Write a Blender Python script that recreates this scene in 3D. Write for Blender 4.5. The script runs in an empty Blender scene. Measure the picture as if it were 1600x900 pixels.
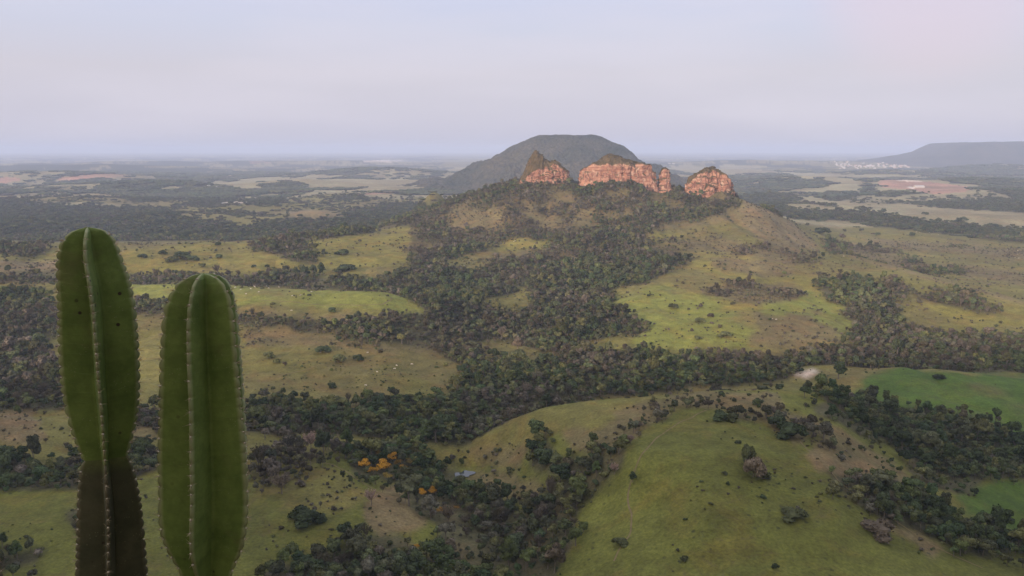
import bpy, math, random
import numpy as np
from mathutils import Vector

random.seed(7)
RNG = np.random.default_rng(7)
SC = bpy.context.scene

# ------------------------------------------------------------------ camera
FPX = 1256.0                                  # focal length in photo pixels (1600 wide)
HZ = 233.0                                    # row of the true horizon
PITCH = math.atan((450 - HZ) / FPX)
SP, CP = math.sin(PITCH), math.cos(PITCH)
cam_d = bpy.data.cameras.new('camera')
cam = bpy.data.objects.new('camera', cam_d)
SC.collection.objects.link(cam)
cam.location = (0, 0, 0)
cam.rotation_euler = (math.pi / 2 - PITCH, 0, 0)
cam_d.sensor_width = 36
cam_d.lens = 36 * FPX / 1600
cam_d.clip_start = 0.05
cam_d.clip_end = 200000
SC.camera = cam

# ------------------------------------------------------------------ sun, sky, exposure
SUN_EL, SUN_AZ = 13.0, 217.0                  # azimuth clockwise from the viewing direction (+Y)
EXPOSURE = 0.12
sd = bpy.data.lights.new('sun', 'SUN')
sun = bpy.data.objects.new('sun', sd)
SC.collection.objects.link(sun)
sd.energy = 4.2
sd.angle = math.radians(3.0)
sd.color = (1.0, 0.76, 0.60)
e, a = math.radians(SUN_EL), math.radians(SUN_AZ)
sdir = Vector((math.sin(a) * math.cos(e), math.cos(a) * math.cos(e), math.sin(e)))
sun.rotation_euler = sdir.to_track_quat('Z', 'Y').to_euler()

W = bpy.data.worlds.new("World")
SC.world = W
W.use_nodes = True
nt = W.node_tree
nt.nodes.clear()
def N(tree, typ, **kw):
    n = tree.nodes.new(typ)
    for k, v in kw.items():
        setattr(n, k, v)
    return n
out = N(nt, 'ShaderNodeOutputWorld')
bg = N(nt, 'ShaderNodeBackground')
bg.inputs['Strength'].default_value = 0.1
sky = N(nt, 'ShaderNodeTexSky', sky_type='NISHITA')
sky.sun_disc = False
sky.sun_elevation = math.radians(SUN_EL)
sky.sun_rotation = math.radians(SUN_AZ)
sky.altitude = 900
sky.dust_density = 2.0
tc = N(nt, 'ShaderNodeTexCoord')
sep = N(nt, 'ShaderNodeSeparateXYZ')
nt.links.new(tc.outputs['Generated'], sep.inputs[0])
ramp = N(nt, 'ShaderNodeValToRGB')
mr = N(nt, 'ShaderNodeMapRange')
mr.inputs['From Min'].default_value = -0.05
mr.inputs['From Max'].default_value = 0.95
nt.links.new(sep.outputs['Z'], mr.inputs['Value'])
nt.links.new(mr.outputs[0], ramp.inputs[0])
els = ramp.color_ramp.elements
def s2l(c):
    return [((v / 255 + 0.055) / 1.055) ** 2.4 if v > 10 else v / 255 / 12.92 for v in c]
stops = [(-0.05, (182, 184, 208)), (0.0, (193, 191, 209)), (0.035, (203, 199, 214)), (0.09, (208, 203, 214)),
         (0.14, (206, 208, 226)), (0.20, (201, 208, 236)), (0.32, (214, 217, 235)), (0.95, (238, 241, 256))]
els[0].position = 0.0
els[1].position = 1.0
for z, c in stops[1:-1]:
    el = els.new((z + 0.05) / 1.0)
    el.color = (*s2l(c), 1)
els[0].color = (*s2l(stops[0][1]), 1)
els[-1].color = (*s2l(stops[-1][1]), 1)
# thin veil of high cloud
mp = N(nt, 'ShaderNodeMapping')
mp.inputs['Scale'].default_value = (1.0, 1.0, 7.0)
mp.inputs['Rotation'].default_value = (0, math.radians(7), 0)
nt.links.new(tc.outputs['Generated'], mp.inputs[0])
nz = N(nt, 'ShaderNodeTexNoise')
nz.inputs['Scale'].default_value = 2.2
nz.inputs['Detail'].default_value = 6
nz.inputs['Roughness'].default_value = 0.45
nt.links.new(mp.outputs[0], nz.inputs['Vector'])
mr2 = N(nt, 'ShaderNodeMapRange', interpolation_type='SMOOTHSTEP')
mr2.inputs['From Min'].default_value = 0.42
mr2.inputs['From Max'].default_value = 0.66
mr2.inputs['To Max'].default_value = 0.42
nt.links.new(nz.outputs['Fac'], mr2.inputs['Value'])
mixc = N(nt, 'ShaderNodeMix', data_type='RGBA')
mixc.inputs['B'].default_value = (*s2l((222, 216, 228)), 1)
nt.links.new(mr2.outputs[0], mixc.inputs['Factor'])
nt.links.new(ramp.outputs[0], mixc.inputs['A'])
# warm glow of the low sun behind the viewpoint, and a patch of pink cloud high on the right
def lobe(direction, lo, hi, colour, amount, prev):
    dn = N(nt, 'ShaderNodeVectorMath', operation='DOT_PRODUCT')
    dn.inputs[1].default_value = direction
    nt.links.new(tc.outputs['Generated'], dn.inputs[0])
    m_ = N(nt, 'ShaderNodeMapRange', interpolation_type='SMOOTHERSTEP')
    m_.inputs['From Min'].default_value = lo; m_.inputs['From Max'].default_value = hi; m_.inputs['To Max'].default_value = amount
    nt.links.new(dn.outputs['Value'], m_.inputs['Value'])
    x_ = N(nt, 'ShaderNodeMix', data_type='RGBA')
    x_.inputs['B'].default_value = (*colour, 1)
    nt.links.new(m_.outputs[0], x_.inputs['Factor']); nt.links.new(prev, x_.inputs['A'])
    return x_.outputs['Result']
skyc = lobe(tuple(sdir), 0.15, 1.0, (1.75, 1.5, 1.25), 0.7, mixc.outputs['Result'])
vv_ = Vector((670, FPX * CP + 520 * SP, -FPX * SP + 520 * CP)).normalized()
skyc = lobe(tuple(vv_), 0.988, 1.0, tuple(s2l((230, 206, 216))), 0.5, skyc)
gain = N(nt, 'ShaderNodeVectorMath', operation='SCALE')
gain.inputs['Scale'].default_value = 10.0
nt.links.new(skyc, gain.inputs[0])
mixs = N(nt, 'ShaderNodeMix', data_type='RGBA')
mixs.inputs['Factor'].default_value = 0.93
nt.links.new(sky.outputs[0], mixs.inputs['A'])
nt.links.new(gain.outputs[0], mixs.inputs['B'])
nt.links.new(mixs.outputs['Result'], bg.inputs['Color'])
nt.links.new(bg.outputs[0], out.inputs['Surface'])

SC.render.engine = 'CYCLES'
SC.view_settings.view_transform = 'Standard'
SC.view_settings.look = 'None'
SC.view_settings.exposure = EXPOSURE
SC.view_settings.gamma = 1
SC.view_settings.use_curve_mapping = False
SC.cycles.use_denoising = True
SC.cycles.denoiser = 'OPENIMAGEDENOISE'
SC.cycles.denoising_input_passes = 'RGB_ALBEDO_NORMAL'
SC.cycles.denoising_prefilter = 'ACCURATE'
SC.cycles.max_bounces = 6
SC.cycles.diffuse_bounces = 2
SC.cycles.volume_bounces = 3
SC.cycles.transparent_max_bounces = 4
SC.cycles.caustics_reflective = False
SC.cycles.caustics_refractive = False
SC.render.film_transparent = False

# ------------------------------------------------------------------ helpers
def slope(py):                                # drop per metre forward for a photo row
    v = np.asarray(py, float) - 450
    return (FPX * SP + v * CP) / (FPX * CP - v * SP)

def at(px, py, Y):
    s = float(slope(py))
    depth = Y * (CP + s * SP)
    return Vector(((px - 800) / FPX * depth, Y, -s * Y))

def project(X, Y, Z):
    d = Y * CP - Z * SP
    d = np.where(d < 1e-3, 1e-3, d)
    return 800 + FPX * X / d, 450 - FPX * (Y * SP + Z * CP) / d

def _h(ix, iy, seed):
    n = (ix.astype(np.int64) * 374761393 + iy.astype(np.int64) * 668265263 + seed * 974711) & 0xffffffff
    n = ((n ^ (n >> 13)) * 1274126177) & 0xffffffff
    n = ((n ^ (n >> 16)) * 2246822519) & 0xffffffff
    return ((n ^ (n >> 15)) & 0xffffff) / float(0xffffff)

def vn(x, y, seed=0):
    x = np.asarray(x, float); y = np.asarray(y, float)
    ix, iy = np.floor(x), np.floor(y)
    fx, fy = x - ix, y - iy
    fx = fx * fx * fx * (fx * (fx * 6 - 15) + 10); fy = fy * fy * fy * (fy * (fy * 6 - 15) + 10)
    a = _h(ix, iy, seed); b = _h(ix + 1, iy, seed); c = _h(ix, iy + 1, seed); d = _h(ix + 1, iy + 1, seed)
    return (a + (b - a) * fx) * (1 - fy) + (c + (d - c) * fx) * fy - 0.5

def fbm(x, y, seed=0, octv=4, rough=0.5):
    s, amp, t = 0, 1.0, 0
    c, sn = 0.8, 0.6
    for k in range(octv):
        s = s + amp * vn(x, y, seed + k * 17); t += amp
        x, y = (c * x - sn * y) * 2.03 + 3.1, (sn * x + c * y) * 2.03 - 1.7
        amp *= rough
    return s / t * 2

def sstep(a, b, x):
    t = np.clip((np.asarray(x, float) - a) / (b - a), 0, 1)
    return t * t * (3 - 2 * t)

def mesh_obj(name, verts, faces, mat=None, parent=None, smooth=False, link=True):
    me = bpy.data.meshes.new(name)
    me.from_pydata([tuple(v) for v in verts], [], [tuple(f) for f in faces])
    me.update()
    if smooth:
        me.polygons.foreach_set('use_smooth', [True] * len(me.polygons))
    o = bpy.data.objects.new(name, me)
    if mat: me.materials.append(mat)
    if parent: o.parent = parent
    if link: SC.collection.objects.link(o)
    return o

def grid_mesh(name, P, mat, smooth=True, attrs=None, wrap=False):
    """P: (nr, nc, 3) grid of points -> mesh object, built with numpy"""
    nr, nc = P.shape[:2]
    me = bpy.data.meshes.new(name)
    me.vertices.add(nr * nc)
    me.vertices.foreach_set('co', P.reshape(-1).astype(np.float32))
    idx = np.arange(nr * nc).reshape(nr, nc)
    if wrap:
        idx = np.concatenate([idx, idx[:, :1]], 1)
    q = np.stack([idx[:-1, :-1], idx[:-1, 1:], idx[1:, 1:], idx[1:, :-1]], -1).reshape(-1, 4)
    me.loops.add(q.size)
    me.loops.foreach_set('vertex_index', q.reshape(-1).astype(np.int32))
    me.polygons.add(len(q))
    me.polygons.foreach_set('loop_start', np.arange(0, q.size, 4, dtype=np.int32))
    me.polygons.foreach_set('loop_total', np.full(len(q), 4, dtype=np.int32))
    me.polygons.foreach_set('use_smooth', np.full(len(q), smooth))
    me.update(calc_edges=True)
    me.validate()
    for k, v in (attrs or {}).items():
        if v.ndim == 2:
            at_ = me.attributes.new(k, 'FLOAT_COLOR', 'POINT')
            at_.data.foreach_set('color', np.concatenate([v, np.ones((len(v), 1))], 1).reshape(-1).astype(np.float32))
        else:
            at_ = me.attributes.new(k, 'FLOAT', 'POINT')
            at_.data.foreach_set('value', v.astype(np.float32))
    me.materials.append(mat)
    o = bpy.data.objects.new(name, me)
    SC.collection.objects.link(o)
    return o

def tag(o, label=None, cat=None, group=None, kind=None):
    if label: o['label'] = label
    if cat: o['category'] = cat
    if group: o['group'] = group
    if kind: o['kind'] = kind
    return o

def empty(name, loc, rz=0):
    o = bpy.data.objects.new(name, None)
    o.empty_display_size = 0.5
    o.location = loc
    o.rotation_euler = (0, 0, rz)
    SC.collection.objects.link(o)
    return o

# ------------------------------------------------------------------ materials
def new_mat(name):
    m = bpy.data.materials.new(name)
    m.use_nodes = True
    t = m.node_tree
    b = t.nodes['Principled BSDF']
    b.inputs['Roughness'].default_value = 0.9
    b.inputs['Specular IOR Level'].default_value = 0.15
    return m, t, b

def noise(t, scale, detail=4, rough=0.55, vec=None, dist=0.0):
    n = N(t, 'ShaderNodeTexNoise')
    n.inputs['Scale'].default_value = scale
    n.inputs['Detail'].default_value = detail
    n.inputs['Roughness'].default_value = rough
    n.inputs['Distortion'].default_value = dist
    if vec is not None: t.links.new(vec, n.inputs['Vector'])
    return n

def rng(t, val, a, b, c, d, smooth=False):
    m = N(t, 'ShaderNodeMapRange')
    if smooth: m.interpolation_type = 'SMOOTHSTEP'
    for i, v in zip((1, 2, 3, 4), (a, b, c, d)): m.inputs[i].default_value = v
    t.links.new(val, m.inputs[0])
    return m.outputs[0]

def mix(t, fac, A, B, mode='MIX'):
    m = N(t, 'ShaderNodeMix', data_type='RGBA', blend_type=mode)
    for k, v in (('Factor', fac), ('A', A), ('B', B)):
        if hasattr(v, 'links') or hasattr(v, 'is_linked'): t.links.new(v, m.inputs[k])
        elif k == 'Factor': m.inputs[k].default_value = v
        else: m.inputs[k].default_value = (*v[:3], 1)
    return m.outputs['Result']

def scalev(t, col, val):
    m = N(t, 'ShaderNodeVectorMath', operation='SCALE')
    t.links.new(col, m.inputs[0])
    if hasattr(val, 'is_linked'): t.links.new(val, m.inputs['Scale'])
    else: m.inputs['Scale'].default_value = val
    return m.outputs[0]

def bump(t, b, h, strength, dist):
    bp = N(t, 'ShaderNodeBump')
    bp.inputs['Strength'].default_value = strength
    bp.inputs['Distance'].default_value = dist
    t.links.new(h, bp.inputs['Height'])
    t.links.new(bp.outputs[0], b.inputs['Normal'])

def mathn(t, op, a_, b_):
    m = N(t, 'ShaderNodeMath', operation=op)
    for i, v in enumerate((a_, b_)):
        if hasattr(v, 'is_linked'): t.links.new(v, m.inputs[i])
        else: m.inputs[i].default_value = v
    return m.outputs[0]

# ground: land cover colour per vertex, broken up at every scale
M_GROUND, t, b = new_mat('ground')
pos = N(t, 'ShaderNodeTexCoord').outputs['Object']
cov = N(t, 'ShaderNodeAttribute', attribute_name='cover').outputs['Color']
n1 = noise(t, 0.011, 5, 0.6, pos); n2 = noise(t, 0.075, 5, 0.62, pos); n3 = noise(t, 0.55, 4, 0.7, pos)
n4 = noise(t, 0.028, 4, 0.6, pos, 0.6)
c = scalev(t, cov, rng(t, n1.outputs['Fac'], 0.3, 0.7, 0.86, 1.14))
c = scalev(t, c, rng(t, n2.outputs['Fac'], 0.3, 0.7, 0.74, 1.26))
c = scalev(t, c, rng(t, n3.outputs['Fac'], 0.3, 0.7, 0.66, 1.34))
dry = mix(t, 1.0, c, (1.18, 0.98, 0.96), 'MULTIPLY')
c = mix(t, rng(t, n4.outputs['Fac'], 0.47, 0.64, 0.0, 0.75, True), c, dry)
# scattered dark tussocks
vor = N(t, 'ShaderNodeTexVoronoi', feature='F1'); vor.inputs['Scale'].default_value = 0.16
t.links.new(pos, vor.inputs['Vector'])
tus = rng(t, vor.outputs['Distance'], 0.10, 0.24, 1.0, 0.0, True)
gate = rng(t, noise(t, 0.02, 3, 0.5, pos).outputs['Fac'], 0.48, 0.62, 0.0, 0.75, True)
c = mix(t, mathn(t, 'MULTIPLY', tus, gate), c, (0.035, 0.042, 0.018))
szz = N(t, 'ShaderNodeSeparateXYZ'); t.links.new(pos, szz.inputs[0])
fz = N(t, 'ShaderNodeMath', operation='FRACT'); t.links.new(mathn(t, 'ADD', mathn(t, 'MULTIPLY', szz.outputs['Z'], .62), mathn(t, 'MULTIPLY', n2.outputs['Fac'], 2.2)), fz.inputs[0])
tl = mathn(t, 'MULTIPLY', rng(t, fz.outputs[0], .84, .95, 0, 1, True), rng(t, n4.outputs['Fac'], .46, .58, 0, .32, True))
c = mix(t, tl, c, (0.10, 0.075, 0.045))
t.links.new(c, b.inputs['Base Color'])
bump(t, b, mathn(t, 'ADD', n3.outputs['Fac'], mathn(t, 'MULTIPLY', n2.outputs['Fac'], 4.0)), 0.6, 0.8)

# foliage: tint comes from the instance (wood) or the tree object's own property
def foliage_mat(name, spread=0.38):
    m, t, b = new_mat(name)
    ti = N(t, 'ShaderNodeAttribute', attribute_name='tint', attribute_type='INSTANCER').outputs['Color']
    oi = N(t, 'ShaderNodeObjectInfo').outputs['Random']
    geo = N(t, 'ShaderNodeNewGeometry').outputs['Random Per Island']
    po = N(t, 'ShaderNodeTexCoord').outputs['Object']
    nn = noise(t, 3.0, 3, 0.6, po)
    c = scalev(t, ti, rng(t, oi, 0, 1, 1 - spread, 1 + spread))
    c = scalev(t, c, rng(t, geo, 0, 1, 0.6, 1.4))
    c = scalev(t, c, rng(t, nn.outputs['Fac'], 0.3, 0.7, 0.75, 1.25))
    t.links.new(c, b.inputs['Base Color'])
    b.inputs['Roughness'].default_value = 0.8
    return m
M_LEAF = foliage_mat('foliage')
M_BARK, t, b = new_mat('bark')
po = N(t, 'ShaderNodeTexCoord').outputs['Object']
nn = noise(t, 14, 4, 0.6, po)
t.links.new(mix(t, nn.outputs['Fac'], (0.10, 0.08, 0.065), (0.24, 0.21, 0.18)), b.inputs['Base Color'])

# sandstone
M_ROCK, t, b = new_mat('sandstone')
po = N(t, 'ShaderNodeTexCoord').outputs['Object']
mpr = N(t, 'ShaderNodeMapping'); mpr.inputs['Scale'].default_value = (0.02, 0.02, 0.22)
t.links.new(po, mpr.inputs[0])
ns = noise(t, 1.0, 5, 0.6, mpr.outputs[0], 0.4)
mpv = N(t, 'ShaderNodeMapping'); mpv.inputs['Scale'].default_value = (0.15, 0.15, 0.06)
t.links.new(po, mpv.inputs[0])
nv = noise(t, 1.0, 5, 0.65, mpv.outputs[0], 0.5)
nb = noise(t, 0.09, 4, 0.6, po)
c = mix(t, rng(t, ns.outputs['Fac'], 0.35, 0.65, 0, 1), (0.28, 0.125, 0.085), (0.50, 0.29, 0.205))
c = mix(t, rng(t, nb.outputs['Fac'], 0.52, 0.66, 0, 0.75, True), c, (0.58, 0.42, 0.31))
c = mix(t, rng(t, nv.outputs['Fac'], 0.49, 0.62, 0, 0.85, True), c, (0.14, 0.07, 0.055))
gn = N(t, 'ShaderNodeNewGeometry').outputs['Normal']
sx = N(t, 'ShaderNodeSeparateXYZ'); t.links.new(gn, sx.inputs[0])
vegf = rng(t, mathn(t, 'ADD', sx.outputs['Z'], mathn(t, 'MULTIPLY', nb.outputs['Fac'], 0.5)), 0.52, 0.75, 0, 1, True)
cpa = N(t, 'ShaderNodeAttribute', attribute_name='cap').outputs['Fac']
vegf = mathn(t, 'MAXIMUM', vegf, mathn(t, 'MULTIPLY', cpa, rng(t, nv.outputs['Fac'], .62, .70, 1, .2, True)))
vg = mix(t, rng(t, nb.outputs['Fac'], 0.4, 0.6, 0, 1), (0.075, 0.06, 0.03), (0.13, 0.095, 0.05))
c = mix(t, vegf, c, vg)
t.links.new(c, b.inputs['Base Color'])
bump(t, b, mathn(t, 'ADD', mathn(t, 'MULTIPLY', ns.outputs['Fac'], 1.5), nv.outputs['Fac']), 0.9, 3.0)

# forest seen only as texture on the distant hills
M_HILL, t, b = new_mat('wooded_hillside')
po = N(t, 'ShaderNodeTexCoord').outputs['Object']
v1 = N(t, 'ShaderNodeTexVoronoi', feature='F1'); v1.inputs['Scale'].default_value = 0.05
t.links.new(po, v1.inputs['Vector'])
na = noise(t, 0.004, 5, 0.6, po)
c = mix(t, rng(t, na.outputs['Fac'], 0.35, 0.65, 0, 1), (0.022, 0.032, 0.016), (0.080, 0.070, 0.040))
c = scalev(t, c, rng(t, v1.outputs['Distance'], 0.0, 0.8, 1.35, 0.5))
t.links.new(c, b.inputs['Base Color'])
bump(t, b, mathn(t, 'MULTIPLY', v1.outputs['Distance'], -1.0), 1.0, 9.0)

# ------------------------------------------------------------------ relief: ridge and valley lines
# each line runs across the view; nodes are (photo column, photo row, metres forward) or ('z', column, z, metres)
LINES = [
 [('z', 0, -172, 200), ('z', 1600, -172, 200)],
 [(-100, 905, 380), (400, 905, 370), (620, 905, 378), (760, 905, 392), (850, 905, 384), (1000, 905, 350), (1150, 905, 335), (1400, 905, 345), (1600, 905, 372)],
 [(-100, 800, 450), (250, 800, 446), (400, 800, 440), (560, 800, 442), (700, 805, 470), (790, 800, 486), (880, 800, 446), (980, 800, 415), (1100, 800, 385), (1300, 800, 392), (1450, 800, 432), (1600, 800, 478)],
 [(-100, 730, 540), (200, 720, 535), (400, 715, 525), (520, 710, 528), (640, 728, 555), (730, 738, 562), (800, 720, 548), (860, 700, 520), (1000, 700, 450), (1150, 700, 448), (1300, 700, 475), (1400, 712, 530), (1500, 720, 555), (1600, 720, 560)],
 [(-100, 670, 600), (0, 665, 600), (200, 685, 590), (400, 685, 585), (600, 690, 600), (730, 692, 600), (790, 660, 594), (850, 637, 585), (920, 626, 575), (1000, 617, 565), (1100, 610, 575), (1200, 606, 590), (1290, 612, 600), (1350, 640, 600), (1400, 668, 610), (1500, 690, 618), (1600, 698, 622)],
 [(-100, 640, 660), (0, 640, 660), (200, 650, 650), (400, 652, 655), (600, 655, 670), (720, 660, 672), ('z', 800, -236, 676), ('z', 1000, -238, 680), ('z', 1200, -238, 690), ('z', 1300, -238, 690), (1400, 632, 700), (1500, 640, 690), (1600, 655, 680)],
 [(-100, 600, 760), (0, 600, 760), (200, 610, 750), (400, 600, 760), (600, 610, 750), (720, 612, 770), (800, 603, 792), (1000, 590, 815), (1200, 586, 825), (1340, 586, 820), (1400, 580, 812), (1450, 580, 805), (1520, 587, 790), (1600, 598, 770)],
 [(-100, 550, 870), (0, 550, 870), (200, 560, 845), (400, 560, 840), (600, 560, 850), (700, 562, 880), (800, 550, 930), (1000, 560, 905), (1200, 560, 902), (1300, 565, 895), ('z', 1400, -247, 890), ('z', 1600, -247, 880)],
 [(-100, 480, 1040), (0, 485, 1030), (100, 498, 980), (200, 500, 960), (400, 505, 940), (600, 507, 950), (700, 522, 975), (800, 506, 1050), (900, 510, 1020), (1000, 520, 990), (1200, 530, 980), (1400, 527, 1010), (1600, 522, 1040)],
 [(-100, 440, 1190), (0, 441, 1185), (100, 443, 1150), (200, 443.5, 1130), (400, 448, 1105), (600, 460, 1070), (670, 485, 1055), (730, 480, 1120), (800, 470, 1200), (900, 476, 1150), (1000, 480, 1110), (1200, 490, 1080), (1400, 492, 1130), (1600, 500, 1130)],
 [(-100, 415, 1320), (0, 415, 1310), ('z', 130, -207, 1240), ('z', 200, -215, 1220), ('z', 400, -217, 1210), ('z', 580, -222, 1190), ('z', 660, -226, 1180), (800, 440, 1340), (1000, 440, 1280), (1200, 450, 1230), (1300, 450, 1260), (1400, 455, 1240), (1500, 470, 1200), ('z', 1600, -236, 1160)],
 [(-100, 385, 1520), (0, 385, 1520), (60, 388, 1500), (200, 385, 1500), (300, 382, 1530), (400, 378, 1580), (550, 362, 1740), (640, 352, 1830), (720, 385, 1660), (800, 382, 1660), (1000, 390, 1520), (1200, 412, 1420), (1280, 398, 1540), (1330, 402, 1545), (1450, 435, 1340), (1530, 456, 1250), (1600, 476, 1190)],
 [('z', -100, -246, 1900), ('z', 200, -246, 1900), ('z', 400, -246, 1960), ('z', 550, -243, 2080), (640, 337, 2120), (700, 332, 1960), (800, 330, 1860), (900, 340, 1800), (1000, 342, 1800), (1100, 350, 1760), (1200, 365, 1700), (1245, 384, 1690), ('z', 1320, -250, 1820), ('z', 1450, -254, 1640), ('z', 1600, -254, 1500)],
 [('z', -100, -255, 2400), ('z', 400, -255, 2420), ('z', 550, -250, 2400), (640, 338, 2350), (660, 332, 2320), (700, 317, 2180), (750, 301, 2120), (790, 290, 2080), (815, 284, 2060), (850, 285, 2050), (890, 284, 2050), (905, 289, 2040), (960, 288, 2030), (1000, 289, 2030), (1030, 297, 2020), (1060, 294, 2030), (1080, 303, 2010), (1105, 306, 2010), (1115, 299, 2020), (1135, 298, 2030), (1148, 308, 2020), (1170, 315, 2000), (1200, 326, 1980), (1235, 350, 1950), (1262, 375, 1900), ('z', 1320, -252, 2000), ('z', 1450, -256, 2000), ('z', 1600, -256, 2000)],
 [('z', -100, -258, 2900), ('z', 640, -256, 2900), ('z', 720, -225, 2640), ('z', 850, -190, 2500), ('z', 1050, -190, 2500), ('z', 1180, -225, 2560), ('z', 1300, -258, 2800), ('z', 1600, -258, 2800)],
 [('z', 0, -258, 4000), ('z', 1600, -258, 4000)],
 [('z', 0, -262, 70000), ('z', 1600, -262, 70000)],
]
UT = np.linspace(-0.9, 0.9, 1801)
def line_tab(L):
    us, ys, zs = [], [], []
    for n in L:
        if n[0] == 'z':
            _, px, z, Y = n; s = -z / Y
        else:
            px, py, Y = n; s = float(slope(py)); z = -s * Y
        us.append((px - 800) / FPX * (CP + s * SP)); ys.append(Y); zs.append(z)
    us, ys, zs = map(np.array, (us, ys, zs))
    o = np.argsort(us); us, ys, zs = us[o], ys[o], zs[o]
    yt, zt = np.interp(UT, us, ys), np.interp(UT, us, zs)
    k = np.exp(-np.linspace(-2.5, 2.5, 37) ** 2); k /= k.sum()
    pad = lambda a: np.concatenate([np.full(18, a[0]), a, np.full(18, a[-1])])
    return np.convolve(pad(yt), k, 'valid'), np.convolve(pad(zt), k, 'valid')
TABS = [line_tab(L) for L in LINES]
NEAR = [(0.0, -1.62), (1.9, -1.64), (2.6, -2.6), (6, -8.5), (30, -42), (80, -95)]
TY = np.stack([np.full_like(UT, y) for y, z in NEAR] + [t_[0] for t_ in TABS])
TZ = np.stack([np.full_like(UT, z) for y, z in NEAR] + [t_[1] for t_ in TABS])
TY[1:] = np.maximum.accumulate(TY[1:] + np.arange(len(TY) - 1)[:, None] * 1e-3, 0)
# tangents, limited so that crests stay crests
D = np.diff(TZ, axis=0) / np.diff(TY, axis=0)
Hh = np.diff(TY, axis=0)
Mt = np.zeros_like(TZ)
w1, w2 = 2 * Hh[1:] + Hh[:-1], Hh[1:] + 2 * Hh[:-1]
same = (D[:-1] * D[1:]) > 0
with np.errstate(divide='ignore', invalid='ignore'):
    hm = (w1 + w2) / (w1 / D[:-1] + w2 / D[1:])
Mt[1:-1] = np.where(same, hm, 0)
Mt[0], Mt[-1] = D[0], D[-1]

POND = at(726, 741, 0.0) if False else None
def front_height(X, Y):
    r = np.hypot(X, Y)
    az = np.arctan2(X, Y)
    azc = np.clip(az, -0.72, 0.72)
    u = np.tan(azc); Yf = r * np.cos(azc)
    Yf = np.where(np.abs(az) > 0.72, Yf, Y)
    fu = (np.clip(u, -0.899, 0.899) - UT[0]) / (UT[1] - UT[0])
    i0 = fu.astype(int); fr = fu - i0; i1 = np.minimum(i0 + 1, len(UT) - 1)
    K = TY.shape[0]
    ty = lambda k: TY[k, i0] * (1 - fr) + TY[k, i1] * fr
    tz = lambda k: TZ[k, i0] * (1 - fr) + TZ[k, i1] * fr
    tm = lambda k: Mt[k, i0] * (1 - fr) + Mt[k, i1] * fr
    z = np.full(Yf.shape, -262.0)
    y0, z0, m0 = ty(0), tz(0), tm(0)
    for k in range(1, K):
        y1, z1, m1 = ty(k), tz(k), tm(k)
        s = (Yf >= y0) & (Yf < y1)
        if s.any():
            h = (y1 - y0)[s]; q = (Yf[s] - y0[s]) / h
            z[s] = ((2 * q**3 - 3 * q**2 + 1) * z0[s] + (q**3 - 2 * q**2 + q) * h * m0[s]
                    + (-2 * q**3 + 3 * q**2) * z1[s] + (q**3 - q**2) * h * m1[s])
        y0, z0, m0 = y1, z1, m1
    return z

BUMPS = [  # px, py, Y, height, sx, sy : hills standing on the far plain
 (678, 316, 2750, 96, 62, 120), (488, 338, 2950, 34, 120, 110), (300, 352, 3000, 18, 260, 200), (120, 322, 3900, 34, 420, 260), (420, 330, 3600, 22, 200, 200),
 (30, 350, 2700, 20, 300, 160), (230, 300, 5200, 45, 500, 300), (470, 284, 5600, 42, 420, 300), (560, 302, 4300, 30, 260, 200), (60, 285, 6900, 50, 900, 300),
 (1210, 283, 4300, 34, 210, 150), (1240, 268, 6200, 50, 420, 250), (1270, 300, 3500, 26, 300, 200), (1500, 322, 3000, 22, 420, 180), (1480, 300, 4300, 30, 500, 220),
 (1560, 285, 5600, 50, 700, 300), (1400, 262, 8500, 42, 700, 400), (1350, 350, 2350, 10, 220, 90), (620, 268, 8000, 55, 900, 400), (150, 262, 10500, 60, 1800, 600), (400, 252, 14000, 70, 2600, 900),
 (1180, 250, 13000, 80, 2200, 800), (1550, 258, 9500, 90, 900, 600)]
BW = []
for px, py, Y, h, sx_, sy_ in BUMPS:
    p = at(px, py, Y); BW.append((p.x, Y, h, sx_, sy_))

PX_ = at(725, 741, 560)
PONDC = (PX_.x, 560.0)
def height(X, Y):
    X = np.asarray(X, float); Y = np.asarray(Y, float)
    r = np.hypot(X, Y)
    zf = front_height(X, Y)
    # undulation
    amp = sstep(250, 900, r) * 3.0 + sstep(2300, 5000, r) * 13
    wl = np.where(r < 2600, 150.0, 150.0)
    und = (fbm(X / 130, Y / 130, 3, 4) * 6.2 - (1 - np.abs(fbm(X / 95 + .4 * vn(X / 60, Y / 60, 2), Y / 170, 13, 2)) * 2.4).clip(0) * 3.4 + 1.2) * sstep(250, 800, r) * (1 - 0.4 * sstep(2500, 4000, r))
    und = und + fbm(X / 1300, Y / 1000, 9, 4) * 42 * sstep(2500, 6000, r)
    und = und + fbm(X / 30, Y / 30, 5, 3) * 0.9 * sstep(250, 500, r) * (1 - sstep(3000, 5000, r))
    # mountain spurs
    mt = np.exp(-((X - 280) / 420) ** 2 - ((Y - 1850) / 260) ** 2)
    und = und + mt * (fbm(X / 90, Y / 260, 21, 3) * 28)
    und = und * (1 - .6 * np.exp(-((X - 640) / 150) ** 2 - ((Y - 1420) / 170) ** 2))
    z = zf + und
    for bx, by, h, sx_, sy_ in BW:
        z = z + h * np.exp(-((X - bx) / sx_) ** 2 - ((Y - by) / sy_) ** 2)
    # the escarpment the camera stands on runs on behind it
    zb = -1.64 + 36 * sstep(3, 75, r) + fbm(X / 60, Y / 60, 31, 3) * 7 * sstep(20, 90, r) - 300 * sstep(1400, 3600, r)
    az = np.abs(np.arctan2(X, Y))
    wb = sstep(1.25, 1.75, az)
    z = z * (1 - wb) + zb * wb
    pd = np.hypot(X - PONDC[0], (Y - PONDC[1]) * 0.9)
    zp = PX_.z - 0.6
    wp = 1 - sstep(9, 24, pd)
    z = z * (1 - wp) + zp * wp
    return z

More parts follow.
